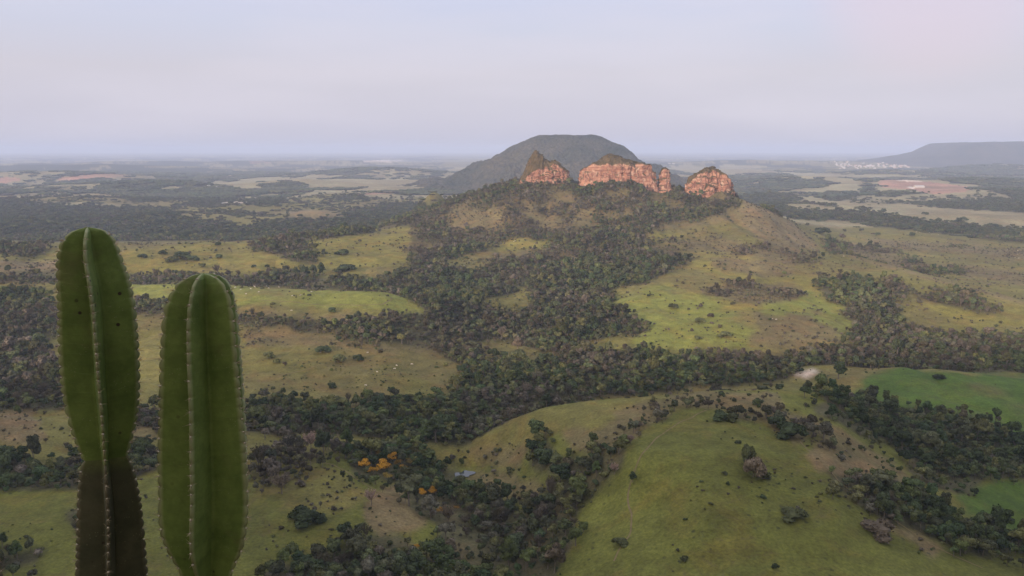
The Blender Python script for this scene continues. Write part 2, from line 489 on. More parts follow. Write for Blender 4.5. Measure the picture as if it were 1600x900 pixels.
def visible(P, top=0.0, steps=220):
    """P (n,3): is the point seen from the origin over the relief"""
    X, Y, Z = P[:, 0], P[:, 1], P[:, 2] + top
    ok = np.ones(len(P), bool)
    for k in np.linspace(0.12, 0.985, steps):
        h = height(X * k, Y * k)
        ok &= h < Z * k + 0.6
    return ok

# ------------------------------------------------------------------ land cover
G_BRIGHT = (0.182, 0.195, 0.042); G_MID = (0.182, 0.165, 0.040); G_OLIVE = (0.152, 0.140, 0.040); G_DARK = (0.120, 0.126, 0.027)
G_GREEN = (0.068, 0.112, 0.018); BROWN = (0.142, 0.118, 0.052); TAN = (0.178, 0.140, 0.068); RED = (0.34, 0.20, 0.14)
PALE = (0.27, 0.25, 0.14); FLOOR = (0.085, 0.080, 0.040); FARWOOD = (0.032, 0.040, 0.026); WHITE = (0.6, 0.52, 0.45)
INF = 1e9
# (colour, tree density, brownness of the trees, Ymin, Ymax, polygon in photo columns and rows)
COVER = [
 (G_DARK, 0, .3, 0, 640, [(-400, 600), (2000, 600), (2000, 1200), (-400, 1200)]),
 (G_OLIVE, 0, .3, 300, 1010, [(-400, 440), (760, 440), (760, 720), (-400, 720)]),
 (G_OLIVE, .02, .5, 1010, 2300, [(-400, 300), (2000, 300), (2000, 560), (-400, 560)]),
 (BROWN, .10, .8, 1500, 2300, [(640, 260), (1160, 260), (1320, 400), (1200, 420), (1000, 380), (820, 420), (640, 420)]),
 # far plain, left
 (PALE, .0, .3, 2250, 12000, [(-400, 225), (2000, 225), (2000, 420), (-400, 420)]),
 (G_OLIVE, .18, .4, 2250, 4300, [(-400, 300), (700, 300), (700, 420), (-400, 420)]),
 (FARWOOD, 1, .1, 2250, 30000, [(-400, 240), (690, 244), (690, 276), (560, 279), (520, 272), (380, 273), (330, 276), (220, 284), (100, 290), (-400, 292)]),
 (FARWOOD, 1, .1, 2250, 9000, [(-400, 288), (120, 284), (200, 288), (185, 300), (60, 305), (-400, 306)]),
 (FARWOOD, 1, .0, 2250, 6500, [(-400, 314), (60, 314), (170, 317), (262, 330), (300, 346), (390, 352), (450, 341), (560, 331), (700, 318), (700, 420), (-400, 420)]),
 (FARWOOD, 1, .1, 2250, 9000, [(280, 303), (365, 303), (365, 315), (300, 315)]),
 (FARWOOD, 1, .1, 2250, 9000, [(410, 286), (470, 284), (478, 298), (440, 301), (412, 298)]),
 (FARWOOD, 1, .1, 2250, 9000, [(505, 310), (560, 303), (640, 304), (640, 311), (560, 312)]),
 (FARWOOD, 1, .1, 2250, 9000, [(370, 310), (440, 308), (438, 320), (390, 320)]),
 (FARWOOD, .9, .1, 2250, 9000, [(180, 302), (230, 302), (245, 316), (215, 318)]),
 (G_OLIVE, .25, .5, 2250, 9000, [(290, 324), (395, 320), (420, 330), (395, 346), (330, 344), (290, 338)]),
 (TAN, 0, .4, 2250, 9000, [(440, 340), (452, 331), (480, 327), (520, 331), (540, 338), (500, 342)]),
 (G_MID, 0, .4, 2250, 9000, [(365, 349), (400, 345), (395, 354), (370, 355)]),
 (RED, 0, .4, 3000, 30000, [(78, 281), (110, 275), (130, 272), (200, 271), (195, 276), (140, 279), (110, 282)]),
 (RED, 0, .4, 3000, 30000, [(-100, 278), (20, 277), (32, 282), (10, 286), (-100, 285)]),
 (RED, 0, .4, 3000, 40000, [(390, 252), (420, 252), (420, 255), (390, 255)]),
 (WHITE, 0, .4, 3000, 40000, [(555, 251), (600, 250), (640, 252), (600, 254)]),
 (RED, 0, .4, 3000, 40000, [(560, 302), (640, 299), (640, 301), (560, 305)]),
 (WHITE, 0, .4, 3000, 9000, [(330, 317), (395, 314), (398, 316), (360, 319), (332, 320)]),
 (WHITE, 0, .4, 3000, 9000, [(215, 283), (232, 282), (232, 285), (215, 286)]),
 # far plain, right
 (FARWOOD, 1, .1, 2250, 40000, [(1000, 238), (2000, 238), (2000, 256), (1420, 256), (1300, 256), (1140, 258), (1000, 262)]),
 (FARWOOD, 1, .1, 2250, 40000, [(1425, 256), (2000, 250), (2000, 300), (1500, 298), (1480, 280), (1430, 272)]),
 (FARWOOD, .9, .1, 2250, 30000, [(1120, 280), (1170, 272), (1215, 271), (1240, 279), (1290, 279), (1300, 288), (1260, 296), (1120, 300)]),
 (FARWOOD, 1, .1, 2250, 30000, [(1340, 282), (1375, 281), (1382, 293), (1345, 295)]),
 (G_OLIVE, .15, .3, 2250, 30000, [(1180, 262), (1300, 260), (1420, 264), (1420, 274), (1300, 272)]),
 (RED, 0, .4, 2250, 30000, [(1378, 282), (1400, 280), (1450, 284), (1520, 292), (1510, 300), (1460, 304), (1420, 296), (1378, 293)]),
 (WHITE, 0, .4, 2250, 30000, [(1380, 279), (1400, 279.5), (1440, 283.5), (1420, 284.5)]),
 (WHITE, 0, .4, 2250, 30000, [(1420, 291), (1435, 293), (1430, 295.5), (1418, 293)]),
 (PALE, 0, .3, 2250, 9000, [(1150, 298), (1290, 297), (1600, 325), (2000, 350), (2000, 372), (1600, 360), (1450, 348), (1250, 335)]),
 (FARWOOD, 1, .05, 2250, 9000, [(1283, 306), (1310, 298), (1400, 299), (1500, 306), (1560, 296), (2000, 300), (2000, 350), (1600, 332), (1500, 327), (1420, 319), (1350, 319), (1290, 312)]),
 (FARWOOD, 1, .05, 2000, 9000, [(1150, 301), (1200, 300), (1250, 309), (1262, 312), (1220, 318), (1250, 328), (1340, 330), (1450, 345), (1600, 359), (2000, 380), (2000, 410), (1600, 380), (1500, 370), (1400, 360), (1330, 346), (1240, 342), (1200, 330)]),
 (G_OLIVE, .015, .5, 1600, 2700, [(1225, 341), (1330, 341), (1400, 357), (1600, 378), (2000, 400), (2000, 520), (1600, 475), (1450, 438), (1320, 402), (1262, 375)]),
 (BROWN, .12, .8, 1600, 2600, [(1340, 372), (1460, 378), (1600, 392), (2000, 410), (2000, 425), (1600, 405), (1450, 392), (1360, 382)]),
 (BROWN, .10, .8, 1500, 2600, [(1430, 410), (1520, 415), (1600, 425), (1600, 445), (1500, 430)]),
 (BROWN, .40, .5, 1610, 2700, [(1285, 372), (1330, 378), (1400, 396), (1450, 412), (1520, 430), (1600, 448), (1900, 500), (1900, 540), (1600, 484), (1450, 444), (1320, 410), (1290, 398)]),
 # mountain skirt, right
 (TAN, .01, .8, 1050, 1560, [(1300, 398), (1330, 398), (1450, 430), (1530, 452), (1600, 470), (1900, 510), (1900, 525), (1600, 490), (1530, 470), (1450, 450), (1300, 420)]),
 (G_OLIVE, .03, .7, 1060, 2250, [(1150, 305), (1240, 345), (1300, 395), (1450, 435), (1600, 476), (1900, 520), (1600, 520), (1300, 460), (1200, 430), (1050, 395), (1000, 365), (1150, 345)]),
 (TAN, .02, .9, 1500, 2250, [(1160, 305), (1240, 348), (1280, 388), (1230, 395), (1180, 370), (1150, 340)]),
 (G_MID, .03, .6, 900, 1800, [(955, 455), (1050, 440), (1080, 405), (1010, 370), (1080, 362), (1290, 415), (1300, 440), (1310, 480), (1390, 520), (1330, 540), (1150, 545), (980, 530), (1010, 510), (960, 480)]),
 (G_BRIGHT, .03, .5, 900, 1500, [(955, 460), (1040, 445), (1100, 460), (1170, 500), (1190, 535), (1150, 545), (1000, 540), (985, 530), (1010, 510), (965, 480)]),
 (G_BRIGHT, .01, .5, 900, 1500, [(1195, 470), (1260, 450), (1310, 480), (1395, 522), (1340, 530), (1250, 500), (1200, 490)]),
 (BROWN, .05, .9, 850, 1500, [(1180, 490), (1270, 488), (1310, 520), (1330, 530), (1250, 545), (1160, 540), (1190, 520)]),
 (BROWN, .35, .9, 1000, 1500, [(1095, 455), (1150, 440), (1250, 445), (1262, 462), (1200, 475), (1120, 470)]),
 (BROWN, .30, .9, 1200, 1900, [(1030, 375), (1120, 372), (1220, 385), (1290, 405), (1240, 415), (1180, 400), (1080, 392)]),
 (BROWN, .22, .9, 1200, 1900, [(1110, 400), (1200, 405), (1260, 425), (1200, 432), (1120, 420)]),
 (FLOOR, .95, .15, 900, 1420, [(1275, 440), (1330, 431), (1400, 436), (1420, 452), (1420, 462), (1395, 478), (1405, 500), (1430, 520), (1440, 545), (1340, 545), (1330, 500), (1300, 470)]),
 (FLOOR, .9, .25, 900, 1500, [(1420, 460), (1480, 455), (1545, 470), (1568, 480), (1550, 487), (1470, 482)]),
 (G_MID, .02, .5, 900, 1500, [(1400, 478), (1470, 476), (1600, 500), (1800, 520), (1800, 550), (1600, 524), (1480, 520), (1420, 500)]),
 (FLOOR, .85, .35, 860, 1200, [(1230, 555), (1340, 535), (1430, 515), (1480, 525), (1600, 525), (1900, 540), (1900, 620), (1600, 600), (1540, 590), (1450, 580), (1340, 585), (1240, 582)]),
 (BROWN, .4, .8, 860, 1200, [(960, 545), (1100, 555), (1230, 560), (1230, 572), (1100, 568), (960, 556)]),
 # central wood: mountain, ravine, river valley
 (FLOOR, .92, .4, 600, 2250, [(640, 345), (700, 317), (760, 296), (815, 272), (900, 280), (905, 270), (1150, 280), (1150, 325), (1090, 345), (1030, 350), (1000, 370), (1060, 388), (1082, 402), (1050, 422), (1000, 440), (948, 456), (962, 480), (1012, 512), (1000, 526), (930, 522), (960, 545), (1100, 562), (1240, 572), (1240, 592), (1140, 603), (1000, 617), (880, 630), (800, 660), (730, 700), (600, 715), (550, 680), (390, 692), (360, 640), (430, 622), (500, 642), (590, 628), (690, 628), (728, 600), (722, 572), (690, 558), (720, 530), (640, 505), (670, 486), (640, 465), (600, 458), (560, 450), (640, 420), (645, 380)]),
 (BROWN, .55, .9, 1700, 2250, [(815, 300), (900, 300), (930, 330), (925, 350), (860, 350), (790, 330), (770, 312)]),
 (BROWN, .55, .8, 1700, 2250, [(640, 345), (700, 322), (760, 318), (800, 335), (780, 360), (700, 365), (645, 370)]),
 (G_OLIVE, .12, .7, 1300, 2000, [(692, 418), (700, 405), (760, 392), (800, 372), (860, 374), (862, 388), (800, 402), (745, 425), (710, 424)]),
 (G_MID, .08, .6, 1300, 2000, [(780, 380), (850, 374), (858, 384), (800, 390)]),
 (BROWN, .5, .8, 1300, 1900, [(760, 395), (830, 392), (845, 408), (780, 418)]),
 (G_OLIVE, .05, .6, 1000, 1400, [(752, 472), (790, 460), (818, 442), (832, 470), (836, 482), (800, 490), (755, 482)]),
 (G_OLIVE, .04, .5, 850, 1060, [(735, 533), (790, 537), (850, 548), (888, 560), (840, 572), (775, 572), (745, 552)]),
 (G_OLIVE, .05, .6, 850, 1000, [(880, 535), (960, 530), (1010, 545), (960, 552), (900, 548)]),
 # left hills
 (TAN, .02, .8, 1100, 1500, [(-400, 402), (90, 408), (90, 425), (-400, 425)]),
 (G_MID, .03, .6, 1250, 2000, [(190, 390), (400, 378), (560, 360), (640, 350), (636, 410), (560, 418), (470, 412), (440, 425), (380, 432), (190, 430)]),
 (FLOOR, .65, .5, 1250, 2100, [(380, 384), (430, 372), (500, 362), (560, 352), (640, 338), (640, 350), (560, 366), (480, 378), (500, 412), (470, 412), (430, 398)]),
 (FLOOR, .75, .6, 1190, 1400, [(190, 430), (380, 432), (430, 424), (480, 432), (600, 440), (660, 440), (660, 470), (600, 458), (400, 447), (190, 443)]),
 (FLOOR, .8, .5, 1190, 1600, [(-400, 370), (40, 385), (72, 380), (80, 392), (50, 402), (0, 396), (-400, 392)]),
 (BROWN, .3, .6, 1100, 1300, [(-400, 425), (190, 432), (190, 443), (-400, 445)]),
 (G_BRIGHT, .0, .3, 1000, 1190, [(190, 440), (400, 446), (560, 452), (625, 459), (650, 470), (674, 484), (650, 490), (560, 494), (480, 492), (400, 488), (300, 470), (190, 462)]),
 (TAN, .0, .3, 960, 1100, [(380, 487), (480, 493), (560, 495), (520, 505), (380, 500)]),
 (FLOOR, .85, .35, 640, 1120, [(-400, 445), (60, 448), (100, 500), (80, 540), (100, 580), (100, 640), (50, 648), (-400, 645)]),
 (FLOOR, .75, .55, 860, 1060, [(190, 470), (300, 478), (380, 498), (520, 505), (650, 490), (700, 500), (760, 530), (735, 545), (735, 560), (700, 558), (640, 540), (560, 535), (540, 520), (440, 515), (380, 512), (300, 505), (200, 495)]),
 (BROWN, .25, .8, 860, 1000, [(380, 515), (540, 522), (560, 540), (640, 543), (690, 556), (640, 555), (520, 545), (380, 540)]),
 (FLOOR, .7, .5, 600, 760, [(200, 640), (360, 625), (400, 640), (400, 690), (200, 690)]),
 (G_OLIVE, .02, .4, 560, 800, [(-400, 645), (100, 645), (100, 720), (-400, 725)]),
 (TAN, .02, .8, 560, 800, [(0, 645), (60, 645), (80, 690), (20, 700), (0, 690)]),
 (FLOOR, .75, .5, 480, 640, [(-400, 722), (60, 722), (130, 712), (250, 698), (255, 740), (200, 765), (120, 768), (-400, 770)]),
 (BROWN, .15, .9, 480, 620, [(200, 640), (252, 645), (252, 690), (200, 695)]),
 # near left slope and gully
 (G_OLIVE, .38, .8, 400, 640, [(390, 700), (470, 690), (560, 705), (480, 745), (420, 770), (390, 740)]),
 (G_OLIVE, .35, .6, 400, 560, [(430, 740), (530, 735), (560, 770), (530, 800), (450, 800)]),
 (TAN, .22, .95, 380, 560, [(565, 770), (640, 765), (665, 800), (640, 830), (580, 840), (560, 810)]),
 (FLOOR, .9, .35, 380, 640, [(545, 712), (600, 695), (700, 700), (712, 735), (745, 752), (765, 780), (800, 805), (850, 775), (880, 745), (830, 720), (842, 690), (870, 686), (905, 715), (925, 700), (960, 705), (985, 690), (955, 740), (905, 790), (880, 830), (865, 870), (860, 905), (860, 960), (700, 960), (690, 880), (672, 840), (660, 790), (640, 762), (560, 745)]),
 (FLOOR, .95, .25, 330, 460, [(420, 905), (450, 882), (510, 868), (560, 838), (610, 842), (640, 862), (700, 890), (720, 960), (420, 960)]),
 (BROWN, .15, .8, 450, 620, [(735, 742), (800, 740), (850, 745), (840, 780), (800, 790), (765, 768)]),
 (BROWN, .35, .95, 480, 620, [(735, 700), (800, 690), (820, 700), (800, 735), (750, 730)]),
 (FLOOR, .45, .5, 420, 480, [(100, 800), (130, 790), (220, 800), (230, 830), (120, 850)]),
 (FLOOR, .8, .3, 330, 420, [(-400, 870), (60, 865), (60, 885), (0, 900), (-400, 900)]),
 # dome hill on the right
 (G_OLIVE, .02, .5, 460, 640, [(730, 690), (850, 635), (1000, 615), (1060, 622), (980, 650), (900, 680), (840, 700), (740, 705)]),
 (BROWN, .38, .8, 450, 640, [(960, 650), (1050, 622), (1140, 608), (1200, 618), (1150, 640), (1060, 640), (1000, 668), (960, 700), (920, 700), (900, 680)]),
 (BROWN, .6, .6, 450, 640, [(1100, 625), (1200, 612), (1270, 650), (1262, 682), (1230, 690), (1190, 665), (1130, 650)]),
 (TAN, .02, .9, 400, 600, [(1265, 690), (1320, 700), (1370, 735), (1320, 745), (1265, 740), (1240, 715)]),
 (BROWN, .6, .85, 400, 640, [(1265, 650), (1320, 680), (1400, 725), (1440, 770), (1480, 800), (1420, 780), (1340, 725), (1270, 690)]),
 (FLOOR, .85, .25, 380, 620, [(1290, 748), (1330, 740), (1400, 765), (1450, 790), (1500, 818), (1560, 828), (1620, 850), (1900, 900), (1900, 960), (1620, 880), (1520, 862), (1480, 840), (1400, 800), (1310, 768)]),
 (TAN, .03, .8, 360, 480, [(1370, 800), (1460, 830), (1500, 860), (1460, 870), (1400, 830)]),
 (G_GREEN, .0, .2, 540, 860, [(1335, 600), (1400, 575), (1900, 600), (1900, 730), (1600, 692), (1500, 655), (1400, 640), (1340, 625)]),
 (FLOOR, .95, .1, 480, 760, [(1305, 600), (1335, 625), (1400, 640), (1470, 650), (1520, 655), (1600, 688), (1900, 730), (1900, 760), (1600, 756), (1535, 748), (1515, 772), (1460, 768), (1430, 740), (1400, 700), (1350, 680), (1290, 645), (1270, 620)]),
 (G_GREEN, .02, .2, 440, 640, [(1520, 756), (1600, 758), (1900, 770), (1900, 900), (1620, 845), (1560, 826), (1500, 800)]),
 (WHITE, 0, .2, 780, 900, [(1240, 582), (1250, 576), (1275, 578), (1278, 586), (1255, 588)]),
 (TAN, 0, .2, 500, 640, [(705, 724), (745, 726), (740, 731), (712, 731)]),
]
COVER = [(np.array(c_, float), d_, b_, y0, y1, np.array(p_, float)) for c_, d_, b_, y0, y1, p_ in COVER]

def inpoly(px, py, P):
    ins = np.zeros(px.shape, bool)
    x0, y0 = P[-1]
    for x1, y1 in P:
        if y0 != y1:
            c_ = ((y0 > py) != (y1 > py)) & (px < (x1 - x0) * (py - y0) / (y1 - y0) + x0)
            ins ^= c_
        x0, y0 = x1, y1
    return ins

def cover(X, Y, Z, jit=0.0):
    px, py = project(X, Y, Z)
    if jit:
        g_ = np.random.default_rng(5).normal(size=(2,) + X.shape) * jit * np.clip(700 / np.maximum(Y, 1), .25, 1.4)
        px = px + g_[0] * 1.6; py = py + g_[1] * .75
    far = sstep(1800, 5000, Y)
    w = 1.0 - 0.55 * far
    # ragged edges, drawn in the landscape at three sizes
    sx1 = fbm(X / 34, Y / 34, 51, 3) * 26 * np.clip(700 / np.maximum(Y, 1), .25, 1.4) + fbm(X / 260, Y / 420, 55, 3) * 10 * far
    sy1 = fbm(X / 34, Y / 34, 61, 3) * 13 * np.clip(600 / np.maximum(Y, 1), .12, 1.3)
    qx, qy = px + sx1, py + sy1 * (1 - far)
    n = X.shape
    col = np.tile(np.array(G_OLIVE), (X.size, 1)).reshape(*n, 3)
    den = np.zeros(n); brn = np.full(n, .4)
    ftr = Y > 12
    # the plain between the mapped fields: a patchwork of wood and pasture
    fw = fbm(X / 420 + fbm(X / 900, Y / 900, 3, 2), Y / 700, 71, 4)
    farm = ftr & (Y > 2250)
    for cc, d_, b_, y0, y1, P in COVER:
        lo, hi = P.min(0), P.max(0)
        s = (Y > y0) & (Y < y1) & (qx > lo[0]) & (qx < hi[0]) & (qy > lo[1]) & (qy < hi[1])
        if not s.any(): continue
        k = np.where(s)
        i = inpoly(qx[k], qy[k], P)
        k = tuple(a_[i] for a_ in k)
        col[k] = cc; den[k] = d_; brn[k] = b_
    # broken-up variation inside the classes
    patch = fbm(X / 60, Y / 60, 81, 3)
    patch2 = fbm(X / 24, Y / 24, 83, 2)
    on_mt = (den > .85) & (Y > 1450) & (Y < 2250) & (X > -300) & (X < 560)
    den = np.where(on_mt & (fbm(X / 110, Y / 150, 161, 3) > -.02), .6, den); brn = np.where(on_mt, .6, brn)
    col = np.where(on_mt[..., None], np.array(BROWN) * .85, col)
    den = np.where((den > .02) & (den < .7), den * np.where(den > .5, np.clip(.85 + patch * 1.6 + patch2 * .8, .22, 1.5), np.clip(1 + patch * 3.2, 0, 3)), den)
    patch2 = fbm(X / 24, Y / 24, 83, 2)
    den = np.where(den >= .7, den * np.clip(1.15 + patch * .9 + patch2 * .5, .3, 1.2), den)
    den = np.where((den <= .02) & (den > 0), den * np.clip(patch * 9, 0, 5), den)
    brn = np.clip(brn + fbm(X / 90, Y / 90, 91, 3) * .9, 0, 1)
    big = (Y > 2600)
    s = big & (den < .5)
    k = s & (fw > .24 + .1 * vn(X / 3000, Y / 3000, 8)) & (Y > 3300)
    den = np.where(k, .9, den); col[k] = np.array(FARWOOD)
    k = (den > .85) & (fw < -.02) & (Y > 3600)
    den = np.where(k, 0, den); col[k] = np.array(PALE) * .8
    k = (den < .3) & (Y > 2600)
    m_ = sstep(-.2, .25, fbm(X / 300, Y / 300, 95, 3))[..., None]
    col = np.where(k[..., None], col * (1 - m_ * .5) + np.array(TAN) * m_ * .5, col)
    tone = 1 + .28 * fbm(X / 140, Y / 140, 97, 3)
    col = col * tone[..., None]
    bm = (sstep(.05, .3, fbm(X / 75, Y / 75, 99, 4)) * .45 * ((den < .3) & (Y < 2300) & (Y > 640)))[..., None]
    col = col * (1 - bm) + np.array(BROWN) * bm
    side = (np.abs(px - 800) > 900 + 60 * fbm(X / 90, Y / 90, 151, 3)) & (Y > 250) & (Y < 3300)
    w2 = fbm(X / 230, Y / 330, 153, 4)
    den = np.where(side, np.where(w2 > .05, .85, np.where(w2 > -.1, .12, .01)), den)
    col[side] = np.array(G_OLIVE)
    rear = Y < 12
    col[rear] = np.array(BROWN)
    den = np.where(rear | (Y < 250), 0, den)
    den = np.where((X > 462) & (X < 520) & (Y > 1945) & (Y < 2010), 0, den)
    pd = np.hypot(X - PONDC[0], Y - PONDC[1])
    den = np.where((np.abs(X - PONDC[0]) < 13) & (Y > PONDC[1] - 34) & (Y < PONDC[1] + 13), 0, den)
    den = np.where((Y > 1985) & (Y < 2075) & (X > 8) & (X < 560), den * np.where(vn(X / 16, Y / 60, 77) > .08, 1.0, np.where(Y > 2000, 0, .4)), den)
    return col, np.clip(den, 0, 1), brn

# ------------------------------------------------------------------ terrain sheet
azf = np.radians(np.linspace(-43, 43, 1330))
azs = np.concatenate([np.radians(np.linspace(-180, -44, 120)), azf, np.radians(np.linspace(44, 178.8, 120))])
rs = np.concatenate([[0.01], np.geomspace(0.8, 320, 70), np.geomspace(322, 2400, 560), np.geomspace(2412, 9000, 200), np.geomspace(9100, 64000, 90)])
R_, A_ = np.meshgrid(rs, azs, indexing='ij')
GX, GY = R_ * np.sin(A_), R_ * np.cos(A_)
GZ = height(GX, GY)
gc, gd, gb = cover(GX, GY, GZ)
def blur(a_, n):
    k_ = np.hanning(n + 2)[1:-1]; k_ /= k_.sum(); h_ = n // 2
    p_ = np.pad(a_, ((h_, h_), (0, 0), (0, 0)), 'edge')
    a_ = sum(k_[i] * p_[i:i + a_.shape[0]] for i in range(n))
    p_ = np.pad(a_, ((0, 0), (h_, h_), (0, 0)), 'edge')
    return sum(k_[i] * p_[:, i:i + a_.shape[1]] for i in range(n))
gs = blur(gc, 9)
wf = sstep(2300, 4500, GY)[..., None]
gc = gs * (1 - wf) + gc * wf
ground = grid_mesh('ground', np.stack([GX, GY, GZ], -1)[:, ::-1], M_GROUND, True, {'cover': gc[:, ::-1].reshape(-1, 3)}, wrap=True)
ground['kind'] = 'structure'

# dirt tracks worn across the pastures
M_DIRT, t, b = new_mat('bare_dirt')
nd = noise(t, .3, 4, .6, N(t, 'ShaderNodeTexCoord').outputs['Object'])
t.links.new(mix(t, rng(t, nd.outputs['Fac'], .35, .65, 0, 1), (.14, .115, .05), (.21, .16, .09)), b.inputs['Base Color'])
def ray_ground(px_, py_, y0=330, y1=3000):
    ys = np.geomspace(y0, y1, 3000)
    s_ = float(slope(py_)); dep = ys * (CP + s_ * SP); xs = (px_ - 800) / FPX * dep
    k = np.where(height(xs, ys) > -s_ * ys)[0]
    i = k[0] if len(k) else len(ys) - 1
    return xs[i], ys[i]
for pts, w_ in (([(400, 468), (470, 474), (560, 478), (600, 476), (613, 468), (604, 460), (585, 456)], .8),
                ([(960, 880), (990, 820), (985, 760), (1010, 700), (1060, 660), (1110, 640)], .45),
                ([(1200, 640), (1260, 700), (1320, 760), (1420, 830), (1540, 890)], .5),
                ([(400, 740), (440, 725), (500, 722), (545, 740), (600, 775), (640, 815)], .45),
                ([(430, 590), (500, 570), (580, 572), (650, 590), (700, 580)], .5),
                ([(1300, 350), (1400, 385), (1500, 402), (1600, 418)], 1.4)):
    W_ = np.array([ray_ground(*p) for p in pts])
    q = np.linspace(0, len(W_) - 1, 260)
    cx_ = np.interp(q, range(len(W_)), W_[:, 0]); cy_ = np.interp(q, range(len(W_)), W_[:, 1])
    k_ = np.hanning(41); k_ /= k_.sum()
    cx_ = np.convolve(np.pad(cx_, 20, 'edge'), k_, 'valid') + fbm(q * 1.7, q * 0, 5, 2) * 3; cy_ = np.convolve(np.pad(cy_, 20, 'edge'), k_, 'valid')
    tx_, ty_ = np.gradient(cx_), np.gradient(cy_); ln_ = np.hypot(tx_, ty_) + 1e-6
    rows_ = []
    for sgn in (-1, 0, 1):
        xx, yy = cx_ - ty_ / ln_ * w_ * sgn, cy_ + tx_ / ln_ * w_ * sgn
        rows_.append(np.stack([xx, yy, height(xx, yy) + .12 + .0001 * yy], -1))
    tk = grid_mesh('dirt_track', np.stack(rows_, 0), M_DIRT)
    tk['kind'] = 'structure'

# pond
M_WATER, t, b = new_mat('pond_water')
b.inputs['Base Color'].default_value = (0.05, 0.06, 0.06, 1)
b.inputs['Roughness'].default_value = 0.08
b.inputs['Specular IOR Level'].default_value = 0.6
bump(t, b, noise(t, 2.0, 3, .5, N(t, 'ShaderNodeTexCoord').outputs['Object']).outputs['Fac'], 0.15, 0.05)
pv = []
for i in range(48):
    th = i / 48 * 2 * math.pi
    rr = 6.2 + 1.8 * math.sin(2 * th + .5) + 1.1 * math.sin(5 * th)
    pv.append((PONDC[0] + rr * math.cos(th), PONDC[1] + rr * math.sin(th) * 1.1, PX_.z + 0.15))
pond = mesh_obj('pond_water', pv, [tuple(range(48))], M_WATER)
pond['kind'] = 'structure'

# ------------------------------------------------------------------ table mountain and the far ridge
def mesa():
    mpp = 5600 * 1.0 / FPX
    xl, xr = (852 - 800) * mpp, (928 - 800) * mpp
    dl = np.array([0, 10, 20, 32, 67, 92, 109, 137, 172, 215, 240]) * mpp; zl = np.array([211, 211.5, 214.5, 220, 239, 253, 263, 274, 284, 294, 306])
    dr = np.array([0, 9, 20, 50, 71, 95, 135, 170, 200]) * mpp; zr = np.array([211, 213.5, 218.5, 235, 249, 262, 280, 295, 305])
    zl = -slope(zl) * 5600; zr = -slope(zr) * 5600
    xs = np.linspace(xl - 1150, xr + 1000, 280); ys = np.linspace(4700, 7000, 170)
    Y, X = np.meshgrid(ys, xs, indexing='ij')
    dx = np.maximum(np.maximum(xl - X, X - xr), 0); dy = np.maximum(np.abs(Y - 5700) - 100, 0)
    d = np.hypot(dx, dy * .95)
    side = sstep(-300, 300, X - (xl + xr) / 2 )
    gul = 1 + fbm(X / 150, Y / 150, 41, 4) * .30
    d = d * np.where(d > 30, 1 + (gul - 1) * sstep(30, 200, d), 1)
    z = np.interp(d, dl, zl) * (1 - side) + np.interp(d, dr, zr) * side
    z = z + fbm(X / 60, Y / 60, 43, 4) * 7 + fbm(X / 14, Y / 14, 47, 2) * 3.2
    z = np.where(d > 930, z - 40, z)
    return grid_mesh('mesa_hill', np.stack([X, Y, z], -1), M_HILL)
tag(mesa(), kind='structure')

def ridge():
    cx = np.array([1290, 1340, 1400, 1450, 1482, 1494, 1505, 1540, 1600, 1700, 1800, 1900, 2000])
    cy = np.array([264, 258, 250, 243, 235, 228, 223, 222.5, 221, 222, 226, 236, 250])
    xs = np.linspace((1290 - 800) / FPX * 1.3e4, (2000 - 800) / FPX * 1.3e4, 300); ys = np.linspace(9600, 17500, 130)
    Y, X = np.meshgrid(ys, xs, indexing='ij')
    top = -slope(np.interp(X / 1.3e4 * FPX + 800, cx, cy)) * 1.3e4
    dy = np.abs(Y - 13600) / 600
    w = 1 / (1 + np.maximum(dy - 1, 0) ** 2 * 1.1)
    w = w * sstep(9600, 11000, Y)
    z = -275 + (top + 275) * w + fbm(X / 300, Y / 300, 45, 4) * 14 * w
    return grid_mesh('ridge_hill', np.stack([X, Y, z], -1), M_HILL)
tag(ridge(), kind='structure')

